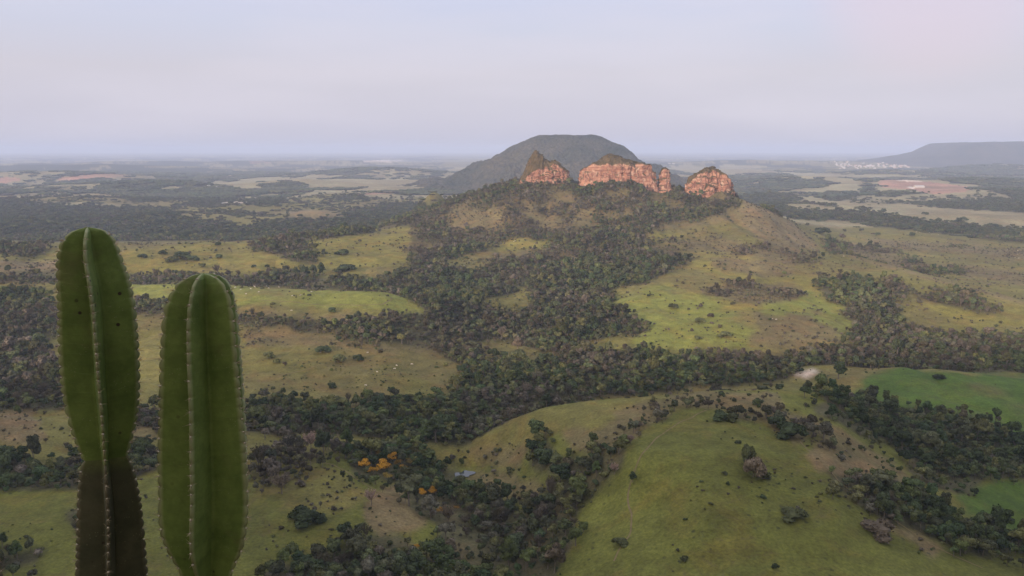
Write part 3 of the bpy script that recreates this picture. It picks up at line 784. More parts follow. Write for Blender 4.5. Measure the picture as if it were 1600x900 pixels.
# ------------------------------------------------------------------ sandstone buttes
YR = 2040.0
MPP = YR / FPX
def zrow(py): return -float(slope(py)) * YR
def butte(name, x0, x1, depth, rim, top, base, label, seed, Yc=YR, sup=4.5, crack=3.4, nt_=300, nz_=46, batter=.13, group=None):
    cx = ((x0 + x1) / 2 - 800) * MPP
    hl = (x1 - x0) / 2 * MPP
    f = lambda tab: (np.array([(p[0] - 800) * MPP - cx for p in tab]), np.array([zrow(p[1]) for p in tab]))
    rx, rz = f(rim); tx, tz = f(top)
    zb = zrow(base)
    th = np.linspace(0, 2 * np.pi, nt_, endpoint=False)
    ct, st = np.cos(th), np.sin(th)
    rad = (np.abs(ct) ** sup + np.abs(st) ** sup) ** (-1 / sup)
    bx, by = hl * ct * rad, depth * st * rad
    per = th * (hl + depth) * .75
    rows = []
    rimz = np.interp(bx, rx, rz)
    for k in range(nz_):
        q = k / (nz_ - 1)
        z = zb + (rimz - zb) * q
        cr = -np.abs(fbm(per / 9, z / 70 + 0 * per, seed, 3)) * crack * 2.6 + fbm(per / 26, z / 30, seed + 5, 3) * crack * 1.9
        stt = fbm(z / 5.5, per / 60, seed + 9, 3) * 3.8
        off = (cr + stt) * np.clip(1.2 * q + .25, 0, 1)
        s = 1 + batter * (1 - q) ** 1.4
        L = np.hypot(bx, by)
        rows.append(np.stack([bx * s + bx / L * off, by * s + by / L * off, z + fbm(per / 11, 0 * per, seed + 3, 4) * 8 * q], -1))
    last = rows[-1]
    for k in range(1, 18):
        q = 1 - k / 17.0
        x, y = last[:, 0] * q, last[:, 1] * q
        zt = np.interp(x, tx, tz)
        rr = np.interp(x, rx, rz) * (1 - q) + last[:, 2] * q
        w = 1 - q ** 2.2
        z = rr + (np.maximum(zt, rr - 1) - rr) * w + fbm(x / 9, y / 9, seed + 13, 4) * 4.2 * (1 - q ** 6)
        rows.append(np.stack([x, y, z], -1))
    P = np.stack(rows, 0)
    P[..., 2] -= zb
    capa = np.zeros(P.shape[:2]); capa[nz_ - 1:] = 1; capa[nz_ - 2] = .6
    o = grid_mesh(name, P, M_ROCK, True, {'cap': capa.reshape(-1)}, wrap=True)
    o.location = (cx, Yc, zb)
    tag(o, label, 'rock formation', group)
    # scrub growing on the cap
    cv, cf = [], []
    rg = np.random.default_rng(seed)
    cand = P[nz_ - 2:].reshape(-1, 3)
    for i in rg.choice(len(cand), min(len(cand), int(150 * hl / 60)), replace=False):
        p = cand[i]
        add_clump(cv, cf, p + np.array([0, 0, .4]), rg.uniform(1.2, 3.0), rg)
    so = mesh_obj('scrub', cv, cf, M_LEAF, o)
    so['tint'] = [0.075, 0.062, 0.032]
    so['kind'] = 'stuff'
    return o

def add_clump(V, F, c, r, rg, n=10):
    for _ in range(n):
        d = rg.normal(size=3); d /= np.linalg.norm(d); d[2] = abs(d[2])
        p = c + d * r * rg.uniform(.4, 1.0) * np.array([1, 1, .8])
        a_ = rg.normal(size=3); a_ /= np.linalg.norm(a_)
        b_ = np.cross(a_, d); b_ /= (np.linalg.norm(b_) + 1e-6)
        s = r * .42
        i = len(V)
        V += [p - a_ * s, p + b_ * s, p + a_ * s, p - b_ * s]
        F.append((i, i + 1, i + 2, i + 3))

butte('sandstone_butte', 811, 887, 30,
      [(811, 284), (820, 277), (828, 270), (834, 263), (842, 262), (852, 260), (868, 258), (880, 262), (888, 270)],
      [(811, 266), (816, 252), (820, 247), (823, 238), (828, 236), (831, 232), (838, 233), (842, 240), (847, 242), (851, 249), (858, 252), (866, 249), (874, 250), (880, 257), (888, 266)],
      300, 'small butte with a scrubby dark conical peak at its end, beside the long butte', 101)
butte('sandstone_butte', 907, 1021, 34,
      [(905, 266), (915, 259), (925, 256), (960, 255), (1000, 256), (1012, 260), (1022, 274)],
      [(905, 266), (915, 256), (930, 250), (940, 243), (950, 240), (962, 244), (975, 250), (1000, 253), (1012, 258), (1022, 274)],
      302, 'longest sandstone butte, flat wide red and cream cliff on the hilltop', 202)
butte('sandstone_butte', 1070, 1140, 30,
      [(1068, 290), (1080, 273), (1095, 268), (1112, 266), (1126, 271), (1136, 279), (1143, 290)],
      [(1068, 290), (1080, 270), (1092, 264), (1110, 261), (1124, 268), (1136, 278), (1143, 290)],
      316, 'blocky orange sandstone butte with grassy cap, standing apart above the bare shoulder', 303, Yc=2030)
butte('rock_pinnacle', 1026, 1043, 9, [(1024, 276), (1030, 265), (1036, 263), (1041, 267), (1046, 282)], [(1024, 274), (1030, 265), (1036, 262), (1041, 266), (1046, 282)],
      306, 'slender red rock pinnacle standing free beside the longest butte', 404, sup=2.0, crack=1.6, nt_=120, batter=.75, Yc=2030)
butte('rock_buttress', 1091, 1107, 9, [(1089, 296), (1096, 288), (1104, 290), (1109, 300)], [(1089, 296), (1096, 287), (1104, 289), (1109, 300)],
      318, 'low rounded red rock buttress at the foot of the blocky orange butte', 505, sup=2.2, crack=1.6, nt_=120, batter=.4, Yc=1992)

# ------------------------------------------------------------------ trees
def ico(sub=1):
    bm_ = __import__('bmesh').new()
    __import__('bmesh').ops.create_icosphere(bm_, subdivisions=sub, radius=1)
    v = np.array([q.co[:] for q in bm_.verts]); f = [tuple(w.index for w in q.verts) for q in bm_.faces]
    bm_.free()
    return v, f
IV, IF = ico(2)

def crown_geo(rg, lobes, H, base, spread=.33, leafn=70, leaf=.075, core=.8, flat=.75):
    """unit crown (diameter 1): overlapping lobes, each an uneven body wrapped in leaf sprays"""
    V, F = [], []
    for k in range(lobes):
        if k == 0: c = np.array([0, 0, base + (H - base) * .5]); r = .30
        else:
            th = rg.uniform(0, 2 * np.pi); q = math.sqrt(rg.uniform(.1, 1)) * spread
            c = np.array([q * math.cos(th), q * math.sin(th), base + (H - base) * rg.uniform(.25, .85) * (1 - .35 * (q / spread) ** 2)])
            r = rg.uniform(.13, .23)
        sc = np.array([1, 1, flat * rg.uniform(.85, 1.2)])
        vv = IV * (1 + .22 * rg.normal(size=(len(IV), 1)) * .6) * r * core * sc + c
        i0 = len(V); V += list(vv); F += [tuple(i + i0 for i in f) for f in IF]
        for _ in range(leafn):
            d = rg.normal(size=3); d /= np.linalg.norm(d)
            if d[2] < -.5: d[2] *= -1
            p = c + d * r * rg.uniform(.75, 1.12) * sc
            a_ = rg.normal(size=3); a_ /= np.linalg.norm(a_)
            nrm = d * .7 + a_ * .6
            t1 = np.cross(nrm, rg.normal(size=3)); t1 /= (np.linalg.norm(t1) + 1e-6)
            t2 = np.cross(nrm, t1); t2 /= (np.linalg.norm(t2) + 1e-6)
            s = leaf * rg.uniform(.6, 1.3)
            i = len(V)
            V += [p - t1 * s * .5, p + t2 * s * .45, p + t1 * s * .6, p - t2 * s * .4]
            F.append((i, i + 1, i + 2, i + 3))
    return V, F

def tube(V, F, p0, p1, r0, r1, n=6):
    p0, p1 = np.array(p0, float), np.array(p1, float)
    d = p1 - p0; d /= np.linalg.norm(d)
    a_ = np.cross(d, [0.3, 1, .2]); a_ /= np.linalg.norm(a_); b_ = np.cross(d, a_)
    i0 = len(V)
    for p, r in ((p0, r0), (p1, r1)):
        for k in range(n):
            th = 2 * math.pi * k / n
            V.append(p + (a_ * math.cos(th) + b_ * math.sin(th)) * r)
    for k in range(n):
        F.append((i0 + k, i0 + (k + 1) % n, i0 + n + (k + 1) % n, i0 + n + k))

def trunk_geo(rg, H, base, limbs=5, r=.032):
    V, F = [], []
    lean = rg.uniform(-.05, .05, 2)
    mid = np.array([lean[0], lean[1], base + .05])
    tube(V, F, (0, 0, -.12), mid, r, r * .75)
    for k in range(limbs):
        th = 2 * math.pi * (k + rg.uniform(-.3, .3)) / limbs
        e_ = mid + np.array([math.cos(th) * .25, math.sin(th) * .25, (H - base) * rg.uniform(.4, .7)])
        tube(V, F, mid - [0, 0, .04], e_, r * .55, r * .15, 5)
    return V, F

def bare_geo(rg, H=1.0):
    """leafless crown: many fine twigs with sparse leaf tufts"""
    V, F = [], []
    for k in range(46):
        th = rg.uniform(0, 2 * np.pi); q = math.sqrt(rg.uniform(0, 1)) * .42
        b_ = np.array([q * .25 * math.cos(th), q * .25 * math.sin(th), .28 + rg.uniform(0, .2)])
        e_ = np.array([q * math.cos(th), q * math.sin(th), .45 + (H - .5) * rg.uniform(.45, 1) * (1 - .5 * (q / .42) ** 2)])
        tube(V, F, b_, e_, .012, .004, 4)
        for _ in range(9):
            w = rg.uniform(.45, 1.08)
            add_clump(V, F, b_ + (e_ - b_) * w, .045, rg, 3)
    return V, F

KINDS = []   # (crown V/F, trunk V/F)
for s in range(5):
    rg = np.random.default_rng(900 + s)
    H = [.86, .98, .80, 1.15, .92][s]; base = [.30, .34, .26, .36, .3][s]
    KINDS.append((crown_geo(rg, [9, 10, 8, 9, 11][s], H, base, leafn=64, leaf=.085), trunk_geo(rg, H, base)))
for s in range(2):
    rg = np.random.default_rng(950 + s)
    KINDS.append((bare_geo(rg, .95 + .1 * s), trunk_geo(rg, .9, .3, 6, .026)))
for s in range(2):                             # low rounded shrub
    rg = np.random.default_rng(970 + s)
    KINDS.append((crown_geo(rg, 6, .55, .02, leafn=60, leaf=.10), trunk_geo(rg, .4, .08, 4, .02)))
GROVE = []
for s in range(2):                             # distant patch of canopy: many small crowns
    rg = np.random.default_rng(990 + s)
    V, F = [], []
    for k in range(16):
        c = rg.uniform(-.5, .5, 2); r = rg.uniform(.11, .17)
        vv = IV * (1 + .12 * rg.normal(size=(len(IV), 1))) * np.array([r, r, r * .9]) + np.array([c[0], c[1], .16 + rg.uniform(0, .09)])
        i0 = len(V); V += list(vv); F += [tuple(i + i0 for i in f) for f in IF]
    GROVE.append((V, F))
crown_me, trunk_me = [], []
XK = []
for s_i in range(3):                           # thick bushes leafy to the ground; the last is loose blossom
    rg = np.random.default_rng(1200 + s_i)
    XK.append((crown_geo(rg, 11, [.78, .66, .9][s_i], [.0, .0, .3][s_i], spread=.36, leafn=[80, 80, 60][s_i], leaf=[.08, .08, .07][s_i], core=[.85, .85, .35][s_i]), trunk_geo(rg, .5, .1, 4, .025)))
proto = bpy.data.collections.new('tree kinds')
NAMES = ['a broad', 'b tall', 'c flat', 'd slender', 'e wide', 'f bare', 'g bare tall', 'h shrub', 'i shrub low', 'j grove', 'k grove wide']
for i, ((cv, cf), (tv, tf)) in enumerate(KINDS):
    co = mesh_obj('crown', cv, cf, M_LEAF, link=False); crown_me.append(co.data)
    to = mesh_obj('trunk', tv, tf, M_BARK, link=False); trunk_me.append(to.data)
    bpy.data.objects.remove(co); bpy.data.objects.remove(to)
    V = list(cv) + list(tv); n0 = len(cv)
    F = list(cf) + [tuple(q + n0 for q in f) for f in tf]
    o = mesh_obj(NAMES[i], V, F, M_LEAF, link=False)
    o.data.materials.append(M_BARK)
    mi = np.zeros(len(F), np.int32); mi[len(cf):] = 1
    o.data.polygons.foreach_set('material_index', mi)
    proto.objects.link(o)
for i, (cv, cf) in enumerate(GROVE):
    proto.objects.link(mesh_obj(NAMES[9 + i], cv, cf, M_LEAF, link=False))

for i, ((cv, cf), (tv, tf)) in enumerate(XK):
    co = mesh_obj('crown', cv, cf, M_LEAF, link=False); crown_me.append(co.data)
    to = mesh_obj('trunk', tv, tf, M_BARK, link=False); trunk_me.append(to.data)
    bpy.data.objects.remove(co); bpy.data.objects.remove(to)

def wood(name, P, rz, scl, vid, tint, label=None):
    me = bpy.data.meshes.new(name)
    me.vertices.add(len(P)); me.vertices.foreach_set('co', P.reshape(-1).astype(np.float32))
    def put(k, typ, f, v):
        at_ = me.attributes.new(k, typ, 'POINT'); at_.data.foreach_set(f, v.reshape(-1))
    rot = np.zeros((len(P), 3), np.float32); rot[:, 2] = rz
    put('rot', 'FLOAT_VECTOR', 'vector', rot)
    put('scl', 'FLOAT_VECTOR', 'vector', scl.astype(np.float32))
    put('vid', 'INT', 'value', vid.astype(np.int32))
    put('tint', 'FLOAT_VECTOR', 'vector', tint.astype(np.float32))
    o = bpy.data.objects.new(name, me); SC.collection.objects.link(o)
    g = bpy.data.node_groups.new(name, 'GeometryNodeTree')
    g.interface.new_socket('Geometry', in_out='INPUT', socket_type='NodeSocketGeometry')
    g.interface.new_socket('Geometry', in_out='OUTPUT', socket_type='NodeSocketGeometry')
    gi, go = g.nodes.new('NodeGroupInput'), g.nodes.new('NodeGroupOutput')
    ip = g.nodes.new('GeometryNodeInstanceOnPoints')
    ci = g.nodes.new('GeometryNodeCollectionInfo')
    ci.inputs['Collection'].default_value = proto
    ci.inputs['Separate Children'].default_value = True
    ci.inputs['Reset Children'].default_value = True
    def na_(nm, dt):
        n = g.nodes.new('GeometryNodeInputNamedAttribute'); n.data_type = dt; n.inputs['Name'].default_value = nm
        return n.outputs['Attribute']
    e2r = g.nodes.new('FunctionNodeEulerToRotation')
    g.links.new(na_('rot', 'FLOAT_VECTOR'), e2r.inputs[0])
    g.links.new(gi.outputs[0], ip.inputs['Points'])
    g.links.new(ci.outputs[0], ip.inputs['Instance'])
    ip.inputs['Pick Instance'].default_value = True
    g.links.new(na_('vid', 'INT'), ip.inputs['Instance Index'])
    g.links.new(e2r.outputs[0], ip.inputs['Rotation'])
    g.links.new(na_('scl', 'FLOAT_VECTOR'), ip.inputs['Scale'])
    g.links.new(ip.outputs[0], go.inputs[0])
    m = o.modifiers.new('trees', 'NODES'); m.node_group = g
    o['kind'] = 'stuff'
    if label: o['label'] = label
    return o

def scatter(y0, y1, sp, um=.92):
    x1 = y1 * um
    xs = np.arange(-x1, x1, sp); ys = np.arange(y0, y1, sp)
    X, Y = np.meshgrid(xs, ys)
    X = (X + RNG.uniform(-.48, .48, X.shape) * sp).ravel(); Y = (Y + RNG.uniform(-.48, .48, Y.shape) * sp).ravel()
    k = np.abs(X) < Y * um
    X, Y = X[k], Y[k]
    Z = height(X, Y)
    c_, d_, b_ = cover(X, Y, Z, 6.0)
    k = RNG.uniform(size=len(X)) < d_
    return X[k], Y[k], Z[k], d_[k], b_[k]

GREENS = np.array([(0.060, 0.084, 0.032), (0.082, 0.102, 0.036), (0.044, 0.068, 0.030), (0.100, 0.104, 0.038), (0.068, 0.076, 0.040)])
DRYS = np.array([(0.122, 0.104, 0.078), (0.150, 0.130, 0.104), (0.105, 0.092, 0.056), (0.112, 0.108, 0.080)])
def tints(n, brn, g_only=False):
    g_ = GREENS[RNG.integers(0, len(GREENS), n)]; d_ = DRYS[RNG.integers(0, len(DRYS), n)]
    dry = RNG.uniform(size=n) < np.clip(brn, 0, 1) * .75
    w = np.clip(brn * .35 + RNG.uniform(-.1, .1, n), 0, 1)[:, None]
    return np.where(dry[:, None], d_ * (.75 + .25 * w), g_ * (1 - w) + d_ * w), dry

# single trees and bushes that stand out: column, row of the foot, metres forward guess is found on the ground
def ground_at(px_, py_, y0=330, y1=3000):
    ys = np.geomspace(y0, y1, 3000)
    s = float(slope(py_)); dep = ys * (CP + s * SP); xs = (px_ - 800) / FPX * dep
    h = height(xs, ys)
    k = np.where(h > -s * ys)[0]
    i = k[0] if len(k) else len(ys) - 1
    return xs[i], ys[i], h[i]
DG, OG, GB, PK, YL = (0.048, 0.066, 0.030), (0.085, 0.095, 0.040), (0.140, 0.112, 0.080), (0.26, 0.19, 0.16), (0.40, 0.215, 0.025)
SINGLES = [
 (1166, 730, 26, 0, 1.9, OG, 'tall leafy tree in the trio standing alone on the round hill', 'tree'),
 (1177, 746, 34, 0, 1.3, GB, 'wide grey brown tree of the trio standing alone on the round hill', 'tree'),
 (1200, 748, 16, 7, 1.0, OG, 'small bush tucked under the lone trio on the round hill', 'shrub'),
 (989, 754, 14, 1, 1.2, DG, 'small dark tree alone on the grass beside the hollow', 'tree'),
 (480, 818, 48, 4, .8, DG, 'large dark round bush alone on the near left slope', 'shrub'),
 (462, 812, 26, 7, 1.0, DG, 'smaller dark bush leaning against the large round bush', 'shrub'),
 (440, 772, 44, 6, .75, GB, 'pinkish grey leafless thicket on the near left slope', 'shrub'),
 (486, 704, 26, 5, 1.25, PK, 'pale pink leafless tree at the edge of the river wood', 'tree'),
 (850, 724, 36, 0, .95, DG, 'dark round tree at the head of the hollow', 'tree'),
 (871, 722, 24, 4, .9, OG, 'grey green tree beside the dark one at the head of the hollow', 'tree'),
 (1236, 684, 44, 4, .75, DG, 'big spreading dark tree on the shoulder of the round hill', 'tree'),
 (1214, 668, 30, 0, .85, DG, 'dark tree behind the big spreading one on the shoulder', 'tree'),
 (1128, 656, 32, 4, .65, DG, 'low dark tree clump on the crest of the round hill', 'tree'),
 (1146, 658, 24, 2, .7, OG, 'olive tree next to the low dark clump on the crest', 'tree'),
 (1240, 810, 40, 8, .5, OG, 'low spreading shrub in the middle of the hill grass', 'shrub'),
 (1374, 836, 50, 8, .6, GB, 'brown thicket on the lower right of the hill grass', 'shrub'),
 (970, 850, 28, 8, .5, OG, 'flat dark shrub on the lower grass of the round hill', 'shrub'),
 (866, 896, 34, 3, 1.2, GB, 'rusty brown tree cut by the bottom edge of the picture', 'tree'),
 (1070, 876, 14, 7, .9, OG, 'small round shrub low on the round hill', 'shrub'),
 (1211, 888, 12, 7, 1, DG, 'tiny dark shrub near the bottom of the round hill', 'shrub'),
 (520, 488, 15, 0, .75, DG, 'lone dark bush on the bright plateau pasture', 'shrub'),
 (519, 606, 16, 0, .75, DG, 'lone dark bush low on the olive pasture', 'shrub'),
 (502, 551, 26, 4, .65, DG, 'dark bush at the upper edge of the olive pasture', 'shrub'),
 (528, 566, 22, 2, .8, OG, 'grey green bush next to the upper dark bush', 'shrub'),
 (559, 564, 17, 0, .85, DG, 'dark bush on the right of the three in the olive pasture', 'shrub'),
 (420, 560, 18, 2, .8, OG, 'grey green bush near the right cactus on the olive pasture', 'shrub'),
 (432, 568, 14, 7, .9, OG, 'second small bush beside the right cactus', 'shrub'),
 (445, 574, 8, 3, 1, GB, 'thin brown bush below the pair near the right cactus', 'shrub'),
 (770, 556, 19, 0, .9, DG, 'round tree first on the small green spur', 'tree'),
 (750, 562, 15, 2, .9, DG, 'small round tree at the left tip of the small green spur', 'tree'),
 (788, 557, 13, 0, .9, DG, 'small dark tree in the middle of the small green spur', 'tree'),
 (812, 562, 32, 4, .75, OG, 'broad pale green tree on the small green spur', 'tree'),
 (808, 550, 24, 1, .9, GB, 'brown tree behind the broad pale green one on the spur', 'tree'),
 (1283, 366, 26, 4, .6, DG, 'dark clump of trees at the corner of the far pasture', 'tree'),
 (1315, 371, 11, 7, .9, GB, 'small brown tree right of the dark clump in the far pasture', 'tree'),
 (1285, 404, 8, 1, 1.2, DG, 'small dark tree on the bare shoulder slope', 'tree'),
 (1372, 368, 8, 0, .8, DG, 'small tree between the scattered ones of the far pasture', 'tree'),
 (1425, 369, 10, 0, .8, DG, 'tree next to the line of grazing cattle', 'tree'),
 (1506, 344, 12, 4, .6, DG, 'round tree alone on the pale strip before the far wood', 'tree'),
 (1446, 334, 10, 8, .6, DG, 'low bush alone on the pale strip', 'shrub'),
 (255, 397, 13, 4, .7, DG, 'round dark tree between the cacti tops on the left hill', 'tree'),
 (222, 404, 14, 0, .7, DG, 'round dark tree just right of the left cactus', 'tree'),
 (284, 404, 24, 4, .7, DG, 'largest dark clump above the right cactus', 'tree'),
 (270, 410, 18, 2, .7, OG, 'olive tree on the left of the clump above the right cactus', 'tree'),
 (302, 408, 16, 0, .7, DG, 'tree on the right of the clump above the right cactus', 'tree'),
 (341, 384, 11, 0, .7, DG, 'dark tree on the skyline of the left hill', 'tree'),
 (342, 404, 13, 0, .7, DG, 'dark tree alone under the skyline of the left hill', 'tree'),
 (318, 417, 11, 0, .7, OG, 'small tree below the clump above the right cactus', 'tree'),
 (397, 418, 8, 0, .8, DG, 'small round tree, first of a pair on the hill pasture', 'tree'),
 (417, 418, 8, 0, .8, DG, 'small round tree, second of a pair on the hill pasture', 'tree'),
 (535, 398, 22, 4, .65, DG, 'spreading dark tree clump on the upper hill pasture', 'tree'),
 (540, 424, 34, 4, .5, DG, 'long dark tree clump low on the upper hill pasture', 'tree'),
 (1552, 520, 9, 0, .8, DG, 'single dark bush on the pasture beyond the round wood', 'shrub'),
 (1465, 592, 18, 4, .6, DG, 'dark tree on the skyline of the smooth green field', 'tree'),
 (1310, 592, 26, 1, 1.0, DG, 'dark tree at the corner of the smooth green field', 'tree'),
 (1090, 530, 12, 4, .7, OG, 'low bush on the brightest pasture', 'shrub'),
 (1132, 526, 20, 4, .6, OG, 'wider bush on the right of the brightest pasture', 'shrub'),
 (1052, 482, 16, 8, .8, OG, 'low bush in the upper middle of the brightest pasture', 'shrub'),
 (1092, 504, 18, 8, .7, OG, 'flat bush in the middle of the brightest pasture', 'shrub'),
 (600, 738, 26, 0, .8, YL, 'largest yellow flowering tree, at the edge of the gully wood', 'flowering tree'),
 (584, 742, 18, 2, .8, YL, 'yellow flowering tree on the left of the largest one', 'flowering tree'),
 (612, 722, 20, 0, .8, YL, 'yellow flowering tree behind the largest one', 'flowering tree'),
 (632, 740, 18, 2, .8, (0.30, .17, .03), 'half faded yellow flowering tree right of the largest one', 'flowering tree'),
 (660, 776, 16, 0, .8, YL, 'yellow flowering tree above the tan slope, left of a pair', 'flowering tree'),
 (676, 774, 18, 2, .8, YL, 'bright yellow flowering tree above the tan slope, right of a pair', 'flowering tree'),
 (688, 802, 12, 0, .8, (0.30, .17, .03), 'small fading yellow tree below the pair', 'flowering tree'),
 (712, 798, 11, 2, .8, (0.30, .17, .03), 'small fading yellow tree deeper in the gully', 'flowering tree'),
 (650, 860, 13, 0, .8, YL, 'small yellow flowering tree in the wood at the bottom edge', 'flowering tree'),
 (570, 733, 20, 2, .8, YL, 'yellow flowering tree furthest up the slope beside the gully wood', 'flowering tree'),
 (592, 715, 16, 0, .8, (0.24, .15, .03), 'dull yellow tree highest in the gully wood', 'flowering tree'),
 (622, 730, 16, 2, .8, (0.24, .15, .03), 'dull yellow tree just right of the brightest yellow group', 'flowering tree'),
 (606, 752, 18, 0, .8, (0.19, .14, .035), 'greenish yellow tree below the brightest yellow group', 'flowering tree'),
 (640, 728, 16, 0, .8, (0.17, .13, .04), 'greenish yellow tree at the right end of the yellow group', 'flowering tree'),
 (650, 752, 14, 0, .8, (0.17, .13, .04), 'greenish yellow tree between the yellow group and the pair', 'flowering tree'),
 (985, 694, 16, 5, 1, PK, 'pale pink bare tree at the head of the hill thicket', 'tree'),
 (960, 742, 20, 5, 1, PK, 'pale pink bare tree on the grass edge of the hollow', 'tree'),
 (580, 790, 26, 5, 1.1, PK, 'pale leafless tree at the top of the tan slope', 'tree'),
 (700, 820, 30, 6, 1.1, GB, 'tall grey leafless tree among the gully trees', 'tree'),
]

cands = []
for (y0, y1, sp, dm) in ((330, 1300, 4.7, 6.5), (1300, 2350, 6.2, 7.4)):
    X, Y, Z, d_, b_ = scatter(y0, y1, sp)
    n = len(X)
    dia = dm * RNG.lognormal(0, .33, n) * np.where(d_ < .5, .62, 1.0) * np.where(b_ > .6, .86, 1)
    tin, dry = tints(n, b_)
    vid = RNG.integers(0, 5, n)
    vid = np.where(dry & (RNG.uniform(size=n) < .45), 5 + RNG.integers(0, 2, n), vid)
    vid = np.where((d_ < .45) & (RNG.uniform(size=n) < .6), 7 + RNG.integers(0, 2, n), vid)
    hz = RNG.uniform(.75, 1.3, n) * np.where(RNG.uniform(size=n) < .07, 1.45, 1)
    tin = tin * (1 + .45 * fbm(X / 38, Y / 38, 141, 3))[:, None]
    cands.append((X, Y, Z, dia, hz, vid, tin, RNG.uniform(0, 6.28, n)))
X, Y, Z, DIA, HZS, VID, TIN, ROT = [np.concatenate([c_[i] for c_ in cands]) for i in range(8)]
P = np.stack([X, Y, Z], 1)

KEEPOUT = np.ones(len(X), bool)
for (sx_, sy_, wpx, *_r) in SINGLES:
    x, y, z = ground_at(sx_, sy_)
    dd = wpx * math.hypot(x, y, z) / FPX
    fx, fy = -x / math.hypot(x, y), -y / math.hypot(x, y)
    al_ = (X - x) * fx + (Y - y) * fy; pe_ = np.abs((X - x) * fy - (Y - y) * fx)
    KEEPOUT &= ~((pe_ < dd * .5 + 1) & (al_ > -dd * .5) & (al_ < dd * .6 + 9))
X, Y, Z, DIA, HZS, VID, TIN, ROT = [v[KEEPOUT] for v in (X, Y, Z, DIA, HZS, VID, TIN, ROT)]
P = np.stack([X, Y, Z], 1)

# the trees that show largest stand as objects of their own
px, py = project(X, Y, Z + DIA * .5)
inf = (px > -5) & (px < 1605) & (py < 915) & (Y < 700) & ~((px > 92) & (px < 212)) & ~((px > 256) & (px < 388))
idx = np.where(inf)[0]
size = DIA[idx] / Y[idx]
idx = idx[np.argsort(-size)][:900]
vis = visible(P[idx], DIA[idx] * .6, 60)
idx = idx[vis][:250]
keep = np.ones(len(X), bool); keep[idx] = False
wood('woodland', P[keep], ROT[keep], np.stack([DIA, DIA, DIA * HZS], 1)[keep], VID[keep], TIN[keep])
def bushes(y0, y1, sp, dm, name):
    x1 = y1 * .92
    gx, gy = np.meshgrid(np.arange(-x1, x1, sp), np.arange(y0, y1, sp))
    gx = (gx + RNG.uniform(-.5, .5, gx.shape) * sp).ravel(); gy = (gy + RNG.uniform(-.5, .5, gy.shape) * sp).ravel()
    k = (np.abs(gx) < gy * .92) & (np.hypot(gx - PONDC[0], gy - PONDC[1]) > 14)
    gx, gy = gx[k], gy[k]; gz = height(gx, gy)
    c_, d_, b_ = cover(gx, gy, gz, 6.0)
    open_ = c_[:, 0] > c_[:, 1] * 1.12
    clump = sstep(.05, .5, fbm(gx / 45, gy / 45, 131, 4))
    pr = clump * .22 + np.where(open_, .09, 0) + np.clip(d_, 0, .6) * .5
    pr = np.where((c_[:, 1] > c_[:, 0] * 1.3), .004, pr)
    k = RNG.uniform(size=len(gx)) < pr
    n = k.sum(); dia = dm * RNG.lognormal(0, .4, n)
    t_, _ = tints(n, b_[k] + .15)
    wood(name, np.stack([gx, gy, gz], 1)[k], RNG.uniform(0, 6.28, n), np.stack([dia, dia, dia * RNG.uniform(.6, 1.2, n)], 1), np.where(RNG.uniform(size=n) < .25, 5, 7) + RNG.integers(0, 2, n), t_)
bushes(330, 1000, 4.0, 1.9, 'undergrowth')
bushes(1000, 2300, 6.5, 3.1, 'hillside_scrub')
X2, Y2, Z2, d2, b2 = scatter(2350, 4400, 15)
n = len(X2); t2, _ = tints(n, b2 * .5); dia = 17 * RNG.lognormal(0, .2, n)
wood('distant_woodland', np.stack([X2, Y2, Z2], 1), RNG.uniform(0, 6.28, n), np.stack([dia, dia, dia * .7], 1), np.where(RNG.uniform(size=n) < .5, 9, RNG.integers(0, 5, n)), t2 * .65)
X2, Y2, Z2, d2, b2 = scatter(4400, 9500, 40)
n = len(X2); t2, _ = tints(n, b2 * .3); dia = 62 * RNG.lognormal(0, .15, n)
wood('far_off_woodland', np.stack([X2, Y2, Z2], 1), RNG.uniform(0, 6.28, n), np.stack([dia, dia, dia * .55], 1), 9 + RNG.integers(0, 2, n), t2 * .65)

def region(px_, py_):
    R = [((400, 820, 720, 930), 'the wood at the bottom edge'), ((540, 680, 780, 860), 'the gully wood by the pond'),
         ((700, 760, 900, 930), 'the deep dark gully'), ((820, 640, 1010, 860), 'the hollow of the round hill'),
         ((1010, 590, 1260, 760), 'the round hill crest'), ((1260, 590, 1620, 735), 'the wood by the green field'),
         ((1260, 735, 1620, 930), 'the belt below the round hill'), ((-10, 600, 260, 930), 'the strip behind the cacti')]
    for (a0, b0, a1, b1), l in R:
        if a0 <= px_ <= a1 and b0 <= py_ <= b1: return l
    return 'the river wood'
ORD = 'first second third fourth fifth sixth seventh eighth ninth tenth eleventh twelfth thirteenth fourteenth fifteenth sixteenth seventeenth eighteenth nineteenth twentieth'.split()
ORD += ['twenty-' + w for w in ORD[:9]] + ['thirtieth'] + ['thirty-' + w for w in ORD[:9]]
def ordinals(keys, xs):
    """place of each item, from the left, among those that read the same"""
    by = {}
    for i_, k_ in enumerate(keys): by.setdefault(k_, []).append(i_)
    res = [None] * len(keys)
    for k_, L in by.items():
        L.sort(key=lambda i_: xs[i_])
        for n_, i_ in enumerate(L): res[i_] = None if len(L) == 1 else ORD[min(n_, len(ORD) - 1)]
    return res

